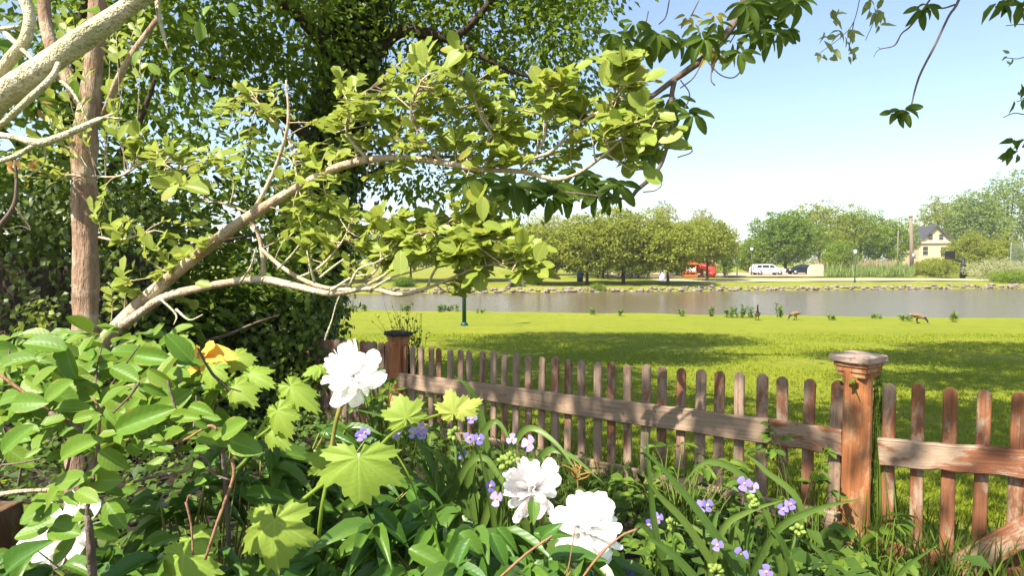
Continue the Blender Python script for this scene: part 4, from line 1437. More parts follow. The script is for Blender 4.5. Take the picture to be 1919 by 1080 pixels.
cbranch('A7', [(980, 320, 1.55, .005), (1020, 260, 1.5, .004), (1025, 200, 1.46, .003), (1040, 150, 1.44, .0018)], n=7)
cbranch('A8', [(470, 402, 2.1, .007), (430, 385, 2.1, .005), (375, 370, 2.1, .003)], n=6)
cbranch('A9', [(560, 350, 2.0, .006), (540, 260, 2.05, .004), (500, 215, 2.1, .003), (470, 170, 2.12, .002)], n=6)
cbranch('B', [(230, 612, 2.46, .024), (300, 562, 2.36, .020), (370, 541, 2.26, .0175), (440, 528, 2.16, .0165), (492, 524, 2.1, .0165), (560, 538, 2.0, .014), (620, 550, 1.94, .0125), (690, 541, 1.86, .0095), (750, 553, 1.8, .0075), (800, 540, 1.75, .006), (850, 520, 1.7, .0045), (900, 500, 1.65, .003), (985, 490, 1.52, .002)])
cbranch('B2', [(466, 408, 2.1, .008), (484, 440, 2.1, .0085), (492, 480, 2.1, .009), (494, 522, 2.1, .011)], n=8)
cbranch('B3', [(488, 465, 2.1, .008), (530, 502, 2.04, .0085), (590, 534, 1.97, .0085), (650, 543, 1.9, .008), (700, 528, 1.86, .006), (740, 500, 1.82, .0045), (790, 450, 1.75, .003), (850, 410, 1.7, .0022), (905, 375, 1.66, .0016)])
cbranch('B4', [(560, 520, 2.0, .005), (600, 500, 1.97, .0045), (640, 455, 1.93, .0035), (660, 410, 1.9, .002)], n=6)
cbranch('B5', [(620, 540, 1.93, .005), (690, 520, 1.88, .0045), (715, 480, 1.84, .0035), (700, 430, 1.82, .002)], n=6)
cbranch('B6', [(800, 540, 1.75, .005), (820, 500, 1.72, .004), (870, 460, 1.68, .003), (925, 430, 1.63, .002)], n=6)
cbranch('L1', [(172, 330, 2.55, .006), (225, 330, 2.35, .005), (280, 300, 2.15, .004), (330, 320, 2.0, .0025)], n=6)
cbranch('L2', [(186, 445, 2.55, .007), (225, 450, 2.4, .006), (290, 432, 2.3, .004)], n=6)
part('hanging_root', tube([U(640, 548, 1.92), U(630, 570, 1.92), U(622, 600, 1.92), U(612, 628, 1.92), U(608, 640, 1.92)], [.0025, .002, .002, .004, .001], 6, 3), M_PALE, crape)
for a in [[(600, 520), (625, 500), (655, 478)], [(655, 536), (672, 505), (705, 492), (742, 470)], [(700, 540), (735, 520), (790, 505), (830, 490)], [(520, 505), (545, 480), (560, 460)], [(590, 530), (583, 505), (575, 470)], [(620, 545), (660, 520), (690, 515)], [(450, 530), (470, 500), (478, 470)], [(300, 560), (330, 590), (325, 610)], [(330, 580), (355, 600), (380, 590)]]:
    d0 = 2.25 - (a[0][0] - 300) / 500 * .6
    part('twig', tube([U(q[0], q[1], d0 - .02 * i) for i, q in enumerate(a)], [.0045, .0035, .002, .0015][:len(a)], 6, 4), M_PALE, crape)

V_CRAPE = variants('leaf', L_CRAPE, p_obov, [(.14, .10, 0, .0), (.22, .16, .006, 0), (.08, -.06, .008, .02), (.28, .05, 0, 0)], 7, 4)
T6 = leaf_shape(3, 2, p_obov, .25, .1)
cl = LeafSet('leaf', crape, V_CRAPE, L_CRAPE, (T6[0], T6[1], T6[2]), 300)
twig_geo = []


def cluster(px, py, d, rx, ry, nt, leaf=.052, keys='A', dr=.12, per=9, up=.8):
    leaf *= .88
    """leafy twigs from the nearest branch out into an egg-shaped region"""
    cand = [q for k in branches if k[0] in keys for q in branches[k]]
    for _ in range(nt):
        a = random.uniform(0, 6.283); rr = math.sqrt(random.random())
        tgt = U(px + rx * rr * math.cos(a), py + ry * rr * math.sin(a), d + random.uniform(-dr * .4, dr * 1.5))
        src = min((Vector(q) for q in random.sample(cand, min(60, len(cand)))), key=lambda q: (q - tgt).length)
        v = tgt - src
        if v.length > .45:
            src = tgt - v.normalized() * random.uniform(.22, .4) + Vector((0, 0, -.03))
            v = tgt - src
        mid = (src + tgt) / 2 + rv(.02)
        twig_geo.append(tube([src, mid, tgt], [.0022, .0017, .0010], 4, 2, cap=False))
        dv = v.normalized()
        for i in range(per):
            f = 1 - (i / per) * .62
            b = src.lerp(tgt, f) if f > .5 else src.lerp(tgt, f)
            b = b + (mid - (src + tgt) / 2) * (1 - abs(2 * f - 1))
            side = Vector((0, 0, 1)).cross(dv)
            if side.length < .1: side = Vector((1, 0, 0))
            side.normalize()
            ld = dv * (1.1 if i == 0 else .55) + side * ((1 if i % 2 else -1) * (.2 if i == 0 else .85)) + Vector((0, 0, .25)) + rv(.22)
            ld.normalize()
            L = leaf * random.uniform(.55, 1.1) * (1.12 if i < 3 else .85)
            nr = Vector((0, 0, up * .75)) + SUN * .8 + Vector((0, -.45, 0)) + rv(.38)
            cl.add(b, b + ld * L, nr, L * random.uniform(.62, .82))


for a in [(790, 130, 1.52, 26, 45, 6), (850, 120, 1.5, 30, 30, 5), (720, 190, 1.68, 70, 45, 13), (650, 165, 1.75, 28, 25, 4), (830, 200, 1.55, 80, 50, 16), (930, 180, 1.52, 50, 40, 8), (690, 240, 1.75, 70, 35, 12), (620, 260, 1.85, 50, 45, 9), (790, 260, 1.64, 80, 30, 12), (900, 255, 1.56, 70, 35, 12), (980, 240, 1.52, 45, 35, 7), (1030, 160, 1.45, 40, 40, 9), (1070, 200, 1.44, 40, 30, 6), (1165, 125, 1.36, 40, 30, 9), (1190, 160, 1.36, 35, 30, 6), (1130, 205, 1.4, 50, 35, 8), (1200, 215, 1.36, 45, 35, 7), (1130, 268, 1.4, 50, 20, 7), (1220, 268, 1.36, 55, 24, 10), (1180, 300, 1.38, 40, 22, 5), (1030, 300, 1.5, 60, 22, 5), (960, 300, 1.55, 40, 15, 4),
          (600, 330, 1.92, 40, 20, 6), (730, 320, 1.75, 60, 16, 5), (880, 300, 1.6, 40, 12, 3), (560, 400, 2.0, 30, 22, 5), (610, 380, 1.95, 30, 20, 4), (480, 170, 2.12, 40, 25, 6), (510, 220, 2.08, 40, 25, 5), (560, 280, 2.0, 30, 20, 4), (540, 330, 2.0, 20, 25, 3), (1060, 150, 1.42, 26, 26, 4)]:
    cluster(*a[:5], int(a[5] * 1.2 + .5), leaf=.050, keys='A')
for a in [(660, 410, 1.9, 40, 24, 7), (620, 450, 1.92, 40, 25, 6), (720, 420, 1.82, 50, 30, 9), (780, 440, 1.74, 60, 35, 12), (850, 430, 1.68, 55, 35, 12), (900, 400, 1.64, 40, 30, 8), (930, 440, 1.6, 45, 30, 8), (820, 480, 1.7, 60, 25, 9), (740, 480, 1.8, 50, 22, 7), (890, 490, 1.64, 50, 25, 7), (990, 480, 1.52, 35, 25, 6), (960, 510, 1.56, 40, 18, 4), (860, 535, 1.68, 30, 14, 3), (690, 480, 1.86, 40, 25, 5), (560, 440, 2.0, 40, 20, 4), (1000, 520, 1.5, 25, 14, 2)]:
    cluster(*a[:5], int(a[5] * 1.5 + .5), leaf=.057, keys='B')
for a in [(240, 260, 2.1, 30, 30, 4), (300, 300, 2.0, 50, 40, 6), (340, 340, 1.9, 36, 24, 4), (270, 300, 2.1, 40, 30, 5), (390, 320, 2.0, 40, 30, 4), (430, 280, 2.1, 40, 30, 4), (290, 450, 2.2, 40, 20, 3), (370, 450, 2.2, 50, 30, 4), (270, 520, 2.3, 50, 26, 4), (330, 500, 2.2, 40, 20, 3), (240, 420, 2.3, 30, 30, 3), (410, 200, 2.2, 40, 40, 3), (390, 570, 2.3, 40, 14, 2), (230, 530, 2.35, 30, 20, 3)]:
    cluster(*a, leaf=.060, keys='LA', up=.5)
for a in [(120, 190, 2.35, 40, 40, 4), (235, 70, 2.3, 40, 50, 5), (110, 60, 2.4, 40, 40, 4), (60, 330, 2.4, 50, 40, 5), (215, 180, 2.3, 30, 40, 4), (90, 250, 2.4, 30, 30, 3), (200, 400, 2.4, 30, 30, 3)]:
    cluster(*a, leaf=.064, keys='L', up=.5)
# a few single large leaves the photograph shows clearly
for (bx, by, tx, ty, d, w) in [(795, 120, 788, 78, 1.45, .7), (835, 128, 868, 90, 1.44, .75), (905, 415, 905, 368, 1.5, .55), (945, 430, 905, 418, 1.5, .55), (1005, 490, 1020, 455, 1.4, .8), (335, 345, 305, 378, 1.75, .6), (345, 348, 392, 362, 1.75, .55), (340, 345, 330, 320, 1.75, .6), (222, 265, 238, 232, 1.9, .65), (285, 470, 275, 435, 2.0, .6), (1150, 150, 1180, 100, 1.34, .6), (1160, 160, 1210, 122, 1.34, .55), (1130, 160, 1140, 112, 1.34, .6), (1195, 270, 1230, 252, 1.32, .7), (1232, 268, 1280, 250, 1.34, .5), (750, 470, 752, 515, 1.62, .65), (365, 530, 395, 535, 2.05, .6)]:
    b = U(bx, by, d); tip = U(tx, ty, d - .01)
    cl.add(b, tip, Vector((-.2, -.9, .5)) + rv(.15), (tip - b).length * w)
cl.build()
o = part('fine_twigs', join(*twig_geo), M_BRANCH, crape); o['kind'] = 'stuff'

# ------------------------------------------------------------------ pale-barked limb at top left
pb = Vector((-1.75, 1.15, ground(-1.7, 1.1) - .03))
pale = thing('pale_tree', 'pale sunlit bare limb crossing the top left corner with dead side twigs', 'tree', pb)
p, r = UP([(-90, 258, 1.3, .027), (0, 184, 1.27, .0245), (60, 140, 1.25, .0225), (130, 92, 1.24, .0225), (200, 42, 1.23, .019), (262, -3, 1.22, .017), (330, -50, 1.2, .015)])
part('limb', tube([pb, pb + Vector((.05, .02, .6)), pb + Vector((.2, .05, 1.1))] + p, [.04, .036, .032] + r, 18, 6, .10), M_PALE, pale)
for lst, rad in [([(-20, 165, 1.3), (18, 112, 1.29), (46, 78, 1.28), (56, 36, 1.28), (48, 2, 1.28), (38, -40, 1.28)], [.011, .0115, .0105, .0115, .011, .009]),
                 ([(0, 236, 1.22), (50, 190, 1.21), (95, 148, 1.21), (110, 118, 1.22)], [.006, .0065, .006, .005]),
                 ([(-20, 250, 1.2), (30, 258, 1.2), (75, 268, 1.2), (120, 254, 1.2), (160, 236, 1.2), (212, 213, 1.2)], [.006, .006, .008, .0075, .006, .002]),
                 ([(150, 240, 1.2), (185, 222, 1.2), (230, 222, 1.2)], [.004, .003, .001]),
                 ([(70, 268, 1.2), (35, 290, 1.2), (-10, 306, 1.2)], [.005, .005, .005]),
                 ([(108, 148, 1.22), (130, 165, 1.21), (150, 195, 1.2), (164, 228, 1.2)], [.0035, .003, .0025, .0015]),
                 ([(10, 62, 1.3), (40, 90, 1.28), (70, 120, 1.26)], [.005, .005, .004]),
                 ([(-10, 55, 1.3), (36, 50, 1.3)], [.005, .004]),
                 ([(80, 270, 1.21), (85, 300, 1.22), (70, 320, 1.22), (40, 333, 1.23)], [.0016, .0014, .0012, .001])]:
    part('twig', tube([U(*q) for q in lst], rad, 8, 4, .1), M_PALE, pale)
part('hanging_twig', tube([U(293, -20, 1.25), U(297, 25, 1.25), U(305, 60, 1.25), U(315, 95, 1.25)], [.005, .0045, .004, .001], 6, 3), M_PALE, pale)
for lst, rad in [([(-10, 435, 1.5), (24, 390, 1.5), (31, 350, 1.5), (28, 300, 1.5)], [.006, .005, .004, .003]), ([(28, 388, 1.5), (58, 430, 1.5), (40, 424, 1.5), (8, 430, 1.5)], [.0018, .0015, .0013, .001])]:
    part('dead_stem', tube([U(*q) for q in lst], rad, 6, 4), M_TWIG, pale)
dl = LeafSet('withered_leaf', pale, variants('withered_leaf', L_DRY, p_oval, [(.5, .3, .03, 0), (.4, -.2, .03, 0)], 4, 2), L_DRY, TPL4, 40)
for (px, py) in [(20, 315), (30, 322), (40, 318), (48, 312), (15, 308), (52, 345), (60, 315), (72, 205), (78, 195)]:
    b = U(px, py, 1.3); dl.add(b, b + rv(.012).normalized() * .022, rv() + Vector((0, -1, .5)), .012)
dl.build()
sl = LeafSet('leaf', pale, variants('leaf', L_SHRUB, p_oval, [(.2, .1, 0, 0), (.3, .15, .01, 0)], 6, 4), L_SHRUB, TPL4, 80)
for (px, py, d) in [(15, 95, 1.5), (30, 110, 1.5), (45, 95, 1.6), (10, 120, 1.5), (85, 180, 1.6), (110, 190, 1.6), (140, 150, 1.6), (150, 140, 1.7), (265, 95, 1.8), (345, 20, 1.9), (375, 40, 1.9), (345, 125, 1.9), (375, 135, 1.9), (320, 160, 1.9), (340, 150, 1.9), (400, 10, 1.9), (180, 10, 1.6), (200, 0, 1.6), (430, 5, 1.9), (300, 140, 1.9)]:
    b = U(px, py, d)
    L = random.uniform(.045, .07)
    sl.add(b, b + (rv(.6) + Vector((0, 0, -.4))).normalized() * L, Vector((-.2, -.8, .4)) + rv(.5), L * .6)
sl.build()

# ------------------------------------------------------------------ creeper bough hanging into the top of the view
V_CREEP = variants('leaflet', L_CREEPER, p_oval, [(.3, .25, .01, 0), (.2, .12, .01, 0), (.4, .35, 0, 0), (.25, -.05, .012, 0)], 6, 3)
V_CREEPY = variants('yellowing_leaflet', L_YELLOWISH, p_lance, [(.3, .25, .01, 0), (.2, .12, .01, 0)], 6, 3)
bo = U(1405, -40, 2.9)
bough = thing('creeper_bough', 'grey branch hung with dark five-fingered creeper leaves against the sky', 'branch', bo)


def bpart(name, lst, mat=M_TWIG, parent=None, n=8, wob=.1):
    p, r = UP(lst)
    return part(name, tube(p, r, n, 4, wob), mat, parent or bough)


bpart('branch', [(1640, -520, 3.4, .034), (1500, -200, 3.05, .024), (1408, -25, 2.9, .019), (1380, 36, 2.85, .018), (1335, 95, 2.8, .018), (1290, 130, 2.76, .015), (1262, 150, 2.74, .014), (1215, 185, 2.7, .011), (1165, 215, 2.66, .007), (1120, 260, 2.64, .004)])
bpart('branch', [(1264, 150, 2.74, .012), (1258, 185, 2.72, .011), (1258, 230, 2.7, .009), (1246, 290, 2.68, .008), (1228, 325, 2.66, .009), (1195, 355, 2.64, .009), (1170, 372, 2.63, .006), (1060, 360, 2.62, .004)], M_TWIG)
for lst in [[(1326, 115), (1350, 140), (1375, 145), (1392, 125), (1394, 95), (1382, 80)], [(1345, 108), (1335, 125), (1333, 150), (1340, 160)], [(1318, 110), (1300, 145), (1275, 165)], [(1400, 15), (1385, 50), (1368, 80)], [(1275, 150), (1292, 175), (1285, 200), (1276, 215)], [(1262, 225), (1290, 270), (1296, 285), (1270, 295)], [(1230, 330), (1240, 345), (1228, 357), (1205, 360)], [(1215, 20), (1210, 45), (1206, 60)], [(1255, -5), (1248, 30), (1235, 45)], [(1310, 0), (1295, 30)], [(1190, 155), (1215, 148), (1240, 152)]]:
    part('tendril', tube([U(q[0], q[1], 2.72) for q in lst], .0028, 5, 5), M_TWIG, bough)
cr = LeafSet('leaflet', bough, V_CREEP, L_CREEPER, TPL4, 300)
cry = LeafSet('yellowing_leaflet', bough, V_CREEPY, L_YELLOWISH, TPL4, 30)


def palm(px, py, d, L=.10, n=5, ls=cr, spread=1.0, droop=.8):
    c = U(px, py, d)
    face = random.uniform(-.6, .6)
    for i in range(n):
        a = (i - (n - 1) / 2) / max(1, (n - 1) / 2) * 1.25 * spread + face * .3
        dv = Vector((math.sin(a), random.uniform(-.35, .1), -math.cos(a) * droop - .1 + abs(math.sin(a)) * .15)).normalized()
        l = L * random.uniform(.75, 1.1) * (1 - .22 * abs(math.sin(a)))
        b = c + dv * .012
        ls.add(b, b + dv * l, Vector((random.gauss(0, .5), -.8, .55)) + rv(.25), l * random.uniform(.34, .46))


for (px, py) in [(1180, 85), (1200, 60), (1215, 80), (1165, 70), (1232, 60), (1245, 65), (1268, 75), (1312, 55), (1320, 70), (1300, 75), (1345, 40), (1375, 75), (1385, 95), (1420, 30), (1430, 55), (1445, 40), (1455, 60), (1470, 55), (1410, 60), (1440, 5), (1470, 0), (1490, 0), (1400, 5), (1420, 0), (1150, 60), (1190, 40),
                 (1230, 215), (1250, 205), (1215, 230), (1245, 195), (1285, 208), (1300, 212), (1270, 180), (1205, 250), (1215, 280), (1180, 230), (1195, 215), (1165, 200), (1250, 190),
                 (1100, 330), (1130, 335), (1150, 340), (1120, 355), (1145, 360), (1110, 345), (1000, 345), (1020, 340), (985, 350), (1040, 345), (960, 345), (1060, 350), (930, 335), (900, 330), (1085, 320), (1160, 345), (870, 340), (1030, 365)]:
    palm(px, py, 2.7 + random.uniform(-.12, .12), random.uniform(.08, .125), random.choice([4, 5, 5, 6]))
for (px, py) in [(1345, 100), (1365, 95), (1330, 100), (1300, 40), (1288, 28), (1340, 25)]:
    palm(px, py, 2.74, .07, 4, cry)
cr.build(); cry.build()

# single twigs further right
g2 = 'twigs hanging in from above'
tw = thing('hanging_twig', 'dark curved twig with a tuft of drooping leaves hanging in the open sky', 'branch', U(1800, -30, 2.6), g2)
bpart('stem', [(1960, -500, 2.6, .009), (1860, -170, 2.6, .007), (1800, -8, 2.6, .0055), (1778, 30, 2.6, .005), (1752, 85, 2.6, .0045), (1722, 145, 2.6, .004), (1706, 205, 2.6, .003)], M_TWIG, tw, 7)
bpart('side_stem', [(1790, 8, 2.6, .004), (1765, 15, 2.6, .0035), (1738, 8, 2.6, .0025)], M_TWIG, tw, 6)
ls = LeafSet('leaflet', tw, V_CREEP, L_CREEPER, TPL4)
palm(1690, 205, 2.6, .085, 6, ls, 1.15); palm(1675, 208, 2.6, .07, 4, ls); palm(1700, 208, 2.58, .06, 3, ls)
palm(1728, 12, 2.6, .08, 5, ls); palm(1742, 8, 2.6, .07, 4, ls)
ls.build()
tw = thing('hanging_twig', 'thin forked bare twig below the drooping leaves near the top edge', 'branch', U(1720, 40, 2.7), g2)
bpart('stem', [(1850, -150, 2.61, .005), (1770, -40, 2.65, .004), (1712, 42, 2.7, .004), (1690, 62, 2.7, .0035), (1676, 85, 2.7, .003), (1648, 92, 2.7, .002), (1637, 106, 2.7, .001)], M_TWIG, tw, 6)
bpart('spur', [(1652, 92, 2.7, .0015), (1645, 88, 2.7, .001)], M_TWIG, tw, 5)


def spray(label, segs, pts, mat, L, d, per=4):
    tw = thing('leafy_spray', label, 'branch', U(segs[0][0][0], segs[0][0][1], d), g2)
    for s in segs:
        part('stem', tube([U(q[0], q[1], d) for q in s], [.004 - .0025 * i / len(s) for i in range(len(s))], 5, 4), M_TWIG, tw)
    vs_ = variants('leaf', mat, p_lance, [(.3, .2, .02, 0), (.2, .05, .02, 0)], 4, 2)
    ls = LeafSet('leaf', tw, vs_, mat, TPL4)
    for (px, py) in pts:
        for _ in range(per):
            b = U(px + random.gauss(0, 5), py + random.gauss(0, 5), d + random.gauss(0, .04))
            v = (rv(.6) + Vector((0, 0, -.5))).normalized()
            l = L * random.uniform(.7, 1.2)
            ls.add(b, b + v * l, Vector((0, -.8, .5)) + rv(.5), l * .5)
    ls.build()


spray('pale green spray of small leaves at the top, left of the hanging twig', [[(1700, -420), (1640, -120), (1615, -20), (1600, 40), (1575, 70), (1535, 100)], [(1600, 40), (1595, 70), (1590, 95)], [(1668, -270), (1660, -60), (1640, 30), (1622, 75)]], [(1535, 100), (1550, 108), (1560, 95), (1575, 60), (1585, 65), (1590, 95), (1600, 100), (1560, 40), (1640, 20), (1650, 18), (1635, 25), (1622, 5), (1645, 45), (1570, 25), (1545, 62), (1598, 60)], L_PALESPRAY, .085, 4.2, 3)
spray('dark leafy twig at the right edge above the far trees', [[(2010, -420), (1985, -100), (1940, 150), (1915, 185), (1905, 190)], [(1960, 60), (1948, 220), (1915, 265), (1890, 285)], [(1952, 150), (1935, 210), (1900, 212), (1880, 220)]], [(1910, 180), (1918, 185), (1900, 265), (1890, 285), (1915, 260), (1910, 280)], L_CREEPER, .08, 3.2, 3)
spray('pale bare twig end at the right edge, upper of two', [[(2060, -420), (1990, -60), (1950, 80), (1915, 108), (1885, 108)], [(1985, -40), (1950, 40), (1910, 45), (1885, 48)]], [(1885, 108), (1895, 112)], L_PALESPRAY, .04, 3.4, 2)
spray('dark leaf tips at the top right corner', [[(2000, -460), (1950, -150), (1905, -10), (1880, 10)]], [(1880, 5), (1895, 0), (1910, 5), (1918, 0), (1870, 8)], L_CREEPER, .09, 3.0, 3)

# ------------------------------------------------------------------ round-leaved shrub, lower left
sb = U(180, 1000, 1.05); sb.z = ground(sb.x, sb.y)
shrub = thing('round_leaved_shrub', 'glossy round-leaved green shrub filling the lower left corner', 'shrub', sb)
SD = .85


def zb(x, y, d=SD):
    return U(x / 2.455, 640 + y / 2.455, d)


for lst, mt, rad in [
    ([(1065, 540), (1075, 620), (1020, 780), (985, 880), (945, 1005)], M_REDTWIG, .0035), ([(855, 740), (880, 850), (888, 985)], M_REDTWIG, .0022), ([(860, 740), (868, 712), (880, 712)], M_REDTWIG, .0018),
    ([(0, 155), (90, 220), (230, 320)], M_REDTWIG, .0035), ([(0, 705), (100, 690), (250, 685)], M_BRANCH, .0045), ([(10, 570), (100, 560), (190, 540)], M_TWIG, .0022),
    ([(615, 650), (720, 620), (850, 600), (890, 570)], M_TWIG, .003), ([(890, 560), (920, 530), (960, 560), (980, 610), (1060, 640)], M_TWIG, .0022), ([(430, 640), (440, 560), (450, 470), (460, 330), (430, 260)], M_REDTWIG, .003),
    ([(230, 330), (330, 380), (450, 480), (430, 640), (400, 800), (420, 1000)], M_TWIG, .0045), ([(640, 190), (600, 250), (520, 330)], M_TWIG, .0025), ([(810, 320), (790, 250), (770, 180)], M_TWIG, .0025), ([(1000, 410), (960, 390), (830, 460), (700, 440)], M_REDTWIG, .003)]:
    p = [zb(x, y, SD + .03) for x, y in lst]
    part('stem', tube(p, [rad * .68 * (1.1 - .35 * i / len(p)) for i in range(len(p))], 6, 4, .1), mt, shrub)
part('stem', tube([sb, sb + Vector((.0, 0, .3)), zb(420, 1000, SD + .05), zb(400, 800, SD + .03)], [.010, .009, .006, .004], 7, 4), M_TWIG, shrub)
V_SH = variants('leaf', L_SHRUB, p_oval, [(.28, .14, 0, 0), (.38, .2, .008, 0), (.18, .05, .01, .02), (.32, -.04, 0, 0), (.22, .25, .01, 0)], 7, 4)
TS = leaf_shape(3, 2, p_oval, .25, .1)
sh = LeafSet('leaf', shrub, V_SH, L_SHRUB, TS, 300)
for (bx, by, tx, ty, w) in [(530, 415, 785, 305, .42), (145, 225, 270, 120, .62), (205, 280, 345, 185, .62), (55, 290, 185, 275, .6), (0, 275, 90, 245, .5), (10, 515, 135, 385, .55), (185, 385, 310, 345, .6), (280, 545, 440, 440, .5), (380, 430, 470, 360, .7), (460, 310, 585, 215, .75), (510, 120, 640, 190, .55), (255, 310, 400, 290, .42), (335, 365, 440, 330, .45), (460, 500, 580, 590, .65), (405, 630, 245, 655, .5), (415, 640, 575, 640, .6), (330, 810, 430, 800, .85), (90, 840, 230, 755, .5), (190, 820, 285, 770, .6), (240, 850, 350, 880, .75), (490, 740, 570, 860, .55), (1020, 440, 1145, 370, .65), (1055, 460, 1185, 500, .62), (670, 600, 760, 530, .6), (755, 465, 825, 400, .7), (705, 430, 760, 480, .6), (640, 200, 770, 250, .35), (680, 130, 800, 215, .5), (590, 470, 640, 530, .7), (785, 345, 910, 350, .45), (895, 370, 955, 400, .6), (870, 300, 975, 330, .5), (210, 770, 260, 680, .7), (350, 690, 450, 740, .5), (560, 680, 625, 690, .7), (450, 440, 535, 420, .7), (580, 330, 640, 260, .6), (0, 120, 70, 90, .5), (110, 540, 190, 490, .5), (90, 390, 180, 410, .55), (420, 545, 385, 570, .6), (480, 560, 420, 610, .5), (600, 590, 560, 540, .5), (900, 450, 1000, 470, .4), (890, 500, 960, 490, .4), (855, 620, 900, 575, .4), (895, 650, 945, 640, .55), (890, 560, 940, 580, .5), (770, 580, 800, 560, .6), (300, 700, 350, 750, .5)]:
    dd = SD + random.uniform(-.03, .05)
    b, tip = zb(bx, by, dd), zb(tx, ty, dd - random.uniform(-.015, .02))
    sh.add(b, tip, Vector((-.15, -.85, .75)) + rv(.2), (tip - b).length * w)
for (x0, x1, y0, y1, d0, d1, n, L) in [(0, 1000, 40, 330, .95, 1.3, 170, .058), (0, 700, 200, 520, .92, 1.15, 60, .052), (500, 1000, 250, 450, .95, 1.1, 24, .045), (0, 900, -40, 120, 1.2, 1.7, 110, .06), (0, 1050, 60, 420, 1.15, 1.5, 90, .06), (100, 560, 560, 900, .9, 1.05, 22, .045), (620, 1000, 330, 520, .9, 1.05, 22, .04), (-60, 300, 90, 500, .9, 1.2, 26, .055)]:
    for i in range(n):
        b = zb(random.uniform(x0, x1), random.uniform(y0, y1), random.uniform(d0, d1))
        v = (Vector((random.gauss(0, .8), random.gauss(-.25, .5), random.gauss(-.05, .35)))).normalized()
        l = L * random.uniform(.65, 1.15)
        sh.add(b, b + v * l, Vector((-.2, -.65, .8)) + rv(.3), l * random.uniform(.5, .66))
sh.build()
# inner twigs of the shrub carry the leaves behind
tg = []
for i in range(40):
    b = zb(random.uniform(0, 1000), random.uniform(0, 560), random.uniform(.95, 1.5))
    q = b + Vector((random.gauss(0, .05), random.gauss(0, .05), -random.uniform(.04, .12)))
    tg.append(tube([q, (q + b) / 2 + rv(.012), b], [.003, .0025, .0015], 4, 2, cap=False))
o = part('inner_twigs', join(*tg), M_TWIG, shrub); o['kind'] = 'stuff'

# yellowed bloom and pale flower behind the shrub
M_PETAL = leaf_mat('peony_petal', (.88, .87, .83), (.90, .88, .85), .46, .6, .2, False)
M_PINKP = leaf_mat('blushed_petal', (.84, .76, .75), (.88, .84, .82), .45, .6, .2, False)
M_YELLOWP = leaf_mat('yellowed_petal', (.62, .36, .05), (.70, .48, .12), .3, .6, .2, True)
V_YP = variants('petal', M_YELLOWP, p_oval, [(.3, .2, .03, .05), (.2, -.1, .04, .05)], 6, 4)
yb = U(395, 690, 1.15)
yl = thing('yellowing_bloom', 'withered yellow and orange petals with white ones behind the shrub', 'flower', yb)
part('stem', tube([Vector((yb.x + .02, yb.y + .05, ground(yb.x, yb.y))), yb + Vector((.01, .03, -.25)), yb], [.005, .004, .003], 6, 3), M_TWIG, yl)
for (bx, by, tx, ty, w) in [(372, 668, 438, 664, .5), (375, 672, 430, 682, .45), (380, 662, 408, 648, .7), (372, 690, 345, 705, .6), (380, 680, 400, 705, .6), (365, 668, 378, 650, .6)]:
    b, tip = U(bx, by, 1.13), U(tx, ty, 1.11)
    link('petal', random.choice(V_YP), yl, leaf_matrix(b, tip, Vector((-.2, -.9, .5)) + rv(.15), (tip - b).length * w))
V_WP = variants('white_petal', M_PETAL, p_petal, [(.2, .2, .03, .05), (.2, -.1, .04, .05)], 6, 4)
for (bx, by, tx, ty, w) in [(350, 672, 330, 642, .6), (356, 672, 352, 640, .5), (352, 675, 322, 660, .5)]:
    b, tip = U(bx, by, 1.14), U(tx, ty, 1.14)
    link('white_petal', random.choice(V_WP), yl, leaf_matrix(b, tip, Vector((-.2, -.9, .5)) + rv(.15), (tip - b).length * w))

# ------------------------------------------------------------------ lobed vine
def lobed_mesh(name, mat, seed):
    r_ = random.Random(seed)
    lobes = [(90 + r_.uniform(-4, 4), 1.0, 41), (38 + r_.uniform(-5, 5), r_.uniform(.78, .88), 38), (142 + r_.uniform(-5, 5), r_.uniform(.78, .88), 38), (-16, r_.uniform(.56, .66), 36), (196, r_.uniform(.56, .66), 36)]
    n = 84
    rim = []
    for i in range(n):
        a = -75 + 330 * i / (n - 1)
        r = .44
        for la, lr, lw in lobes:
            r = max(r, lr * max(0, 1 - (abs(a - la) / lw) ** 1.5 * .62) if abs(a - la) < lw * 1.3 else 0)
        r *= 1 + .075 * ((i % 3) - 1) + r_.uniform(-.035, .035)
        if a < -56 or a > 236: r = .30
        rim.append((math.radians(a), r))
    V = [(0, 0, 0)]
    uv = [(.5, 0)]
    for f in (.4, .75, 1.0):
        for a, r in rim:
            x, y = math.cos(a) * r * f, math.sin(a) * r * f
            near = min(abs(math.degrees(a) - la) for la, _, _ in lobes) / 28
            V.append((x, y, -.20 * (x * x + y * y) - .16 * max(0, y) ** 2 + .06 * min(1, near) * f - .24 * abs(x) * f + .025 * math.sin(a * 9) * f))
            uv.append((.5 + min(.5, near * .42) * (1 if x > 0 else -1), f * r))
    Fs = [[0, 1 + i, 2 + i] for i in range(n - 1)]
    for k in range(2):
        for i in range(n - 1):
            a = 1 + k * n + i
            Fs.append([a, a + n, a + n + 1, a + 1])
    return mesh_data(name, V, Fs, mat, True, uv)


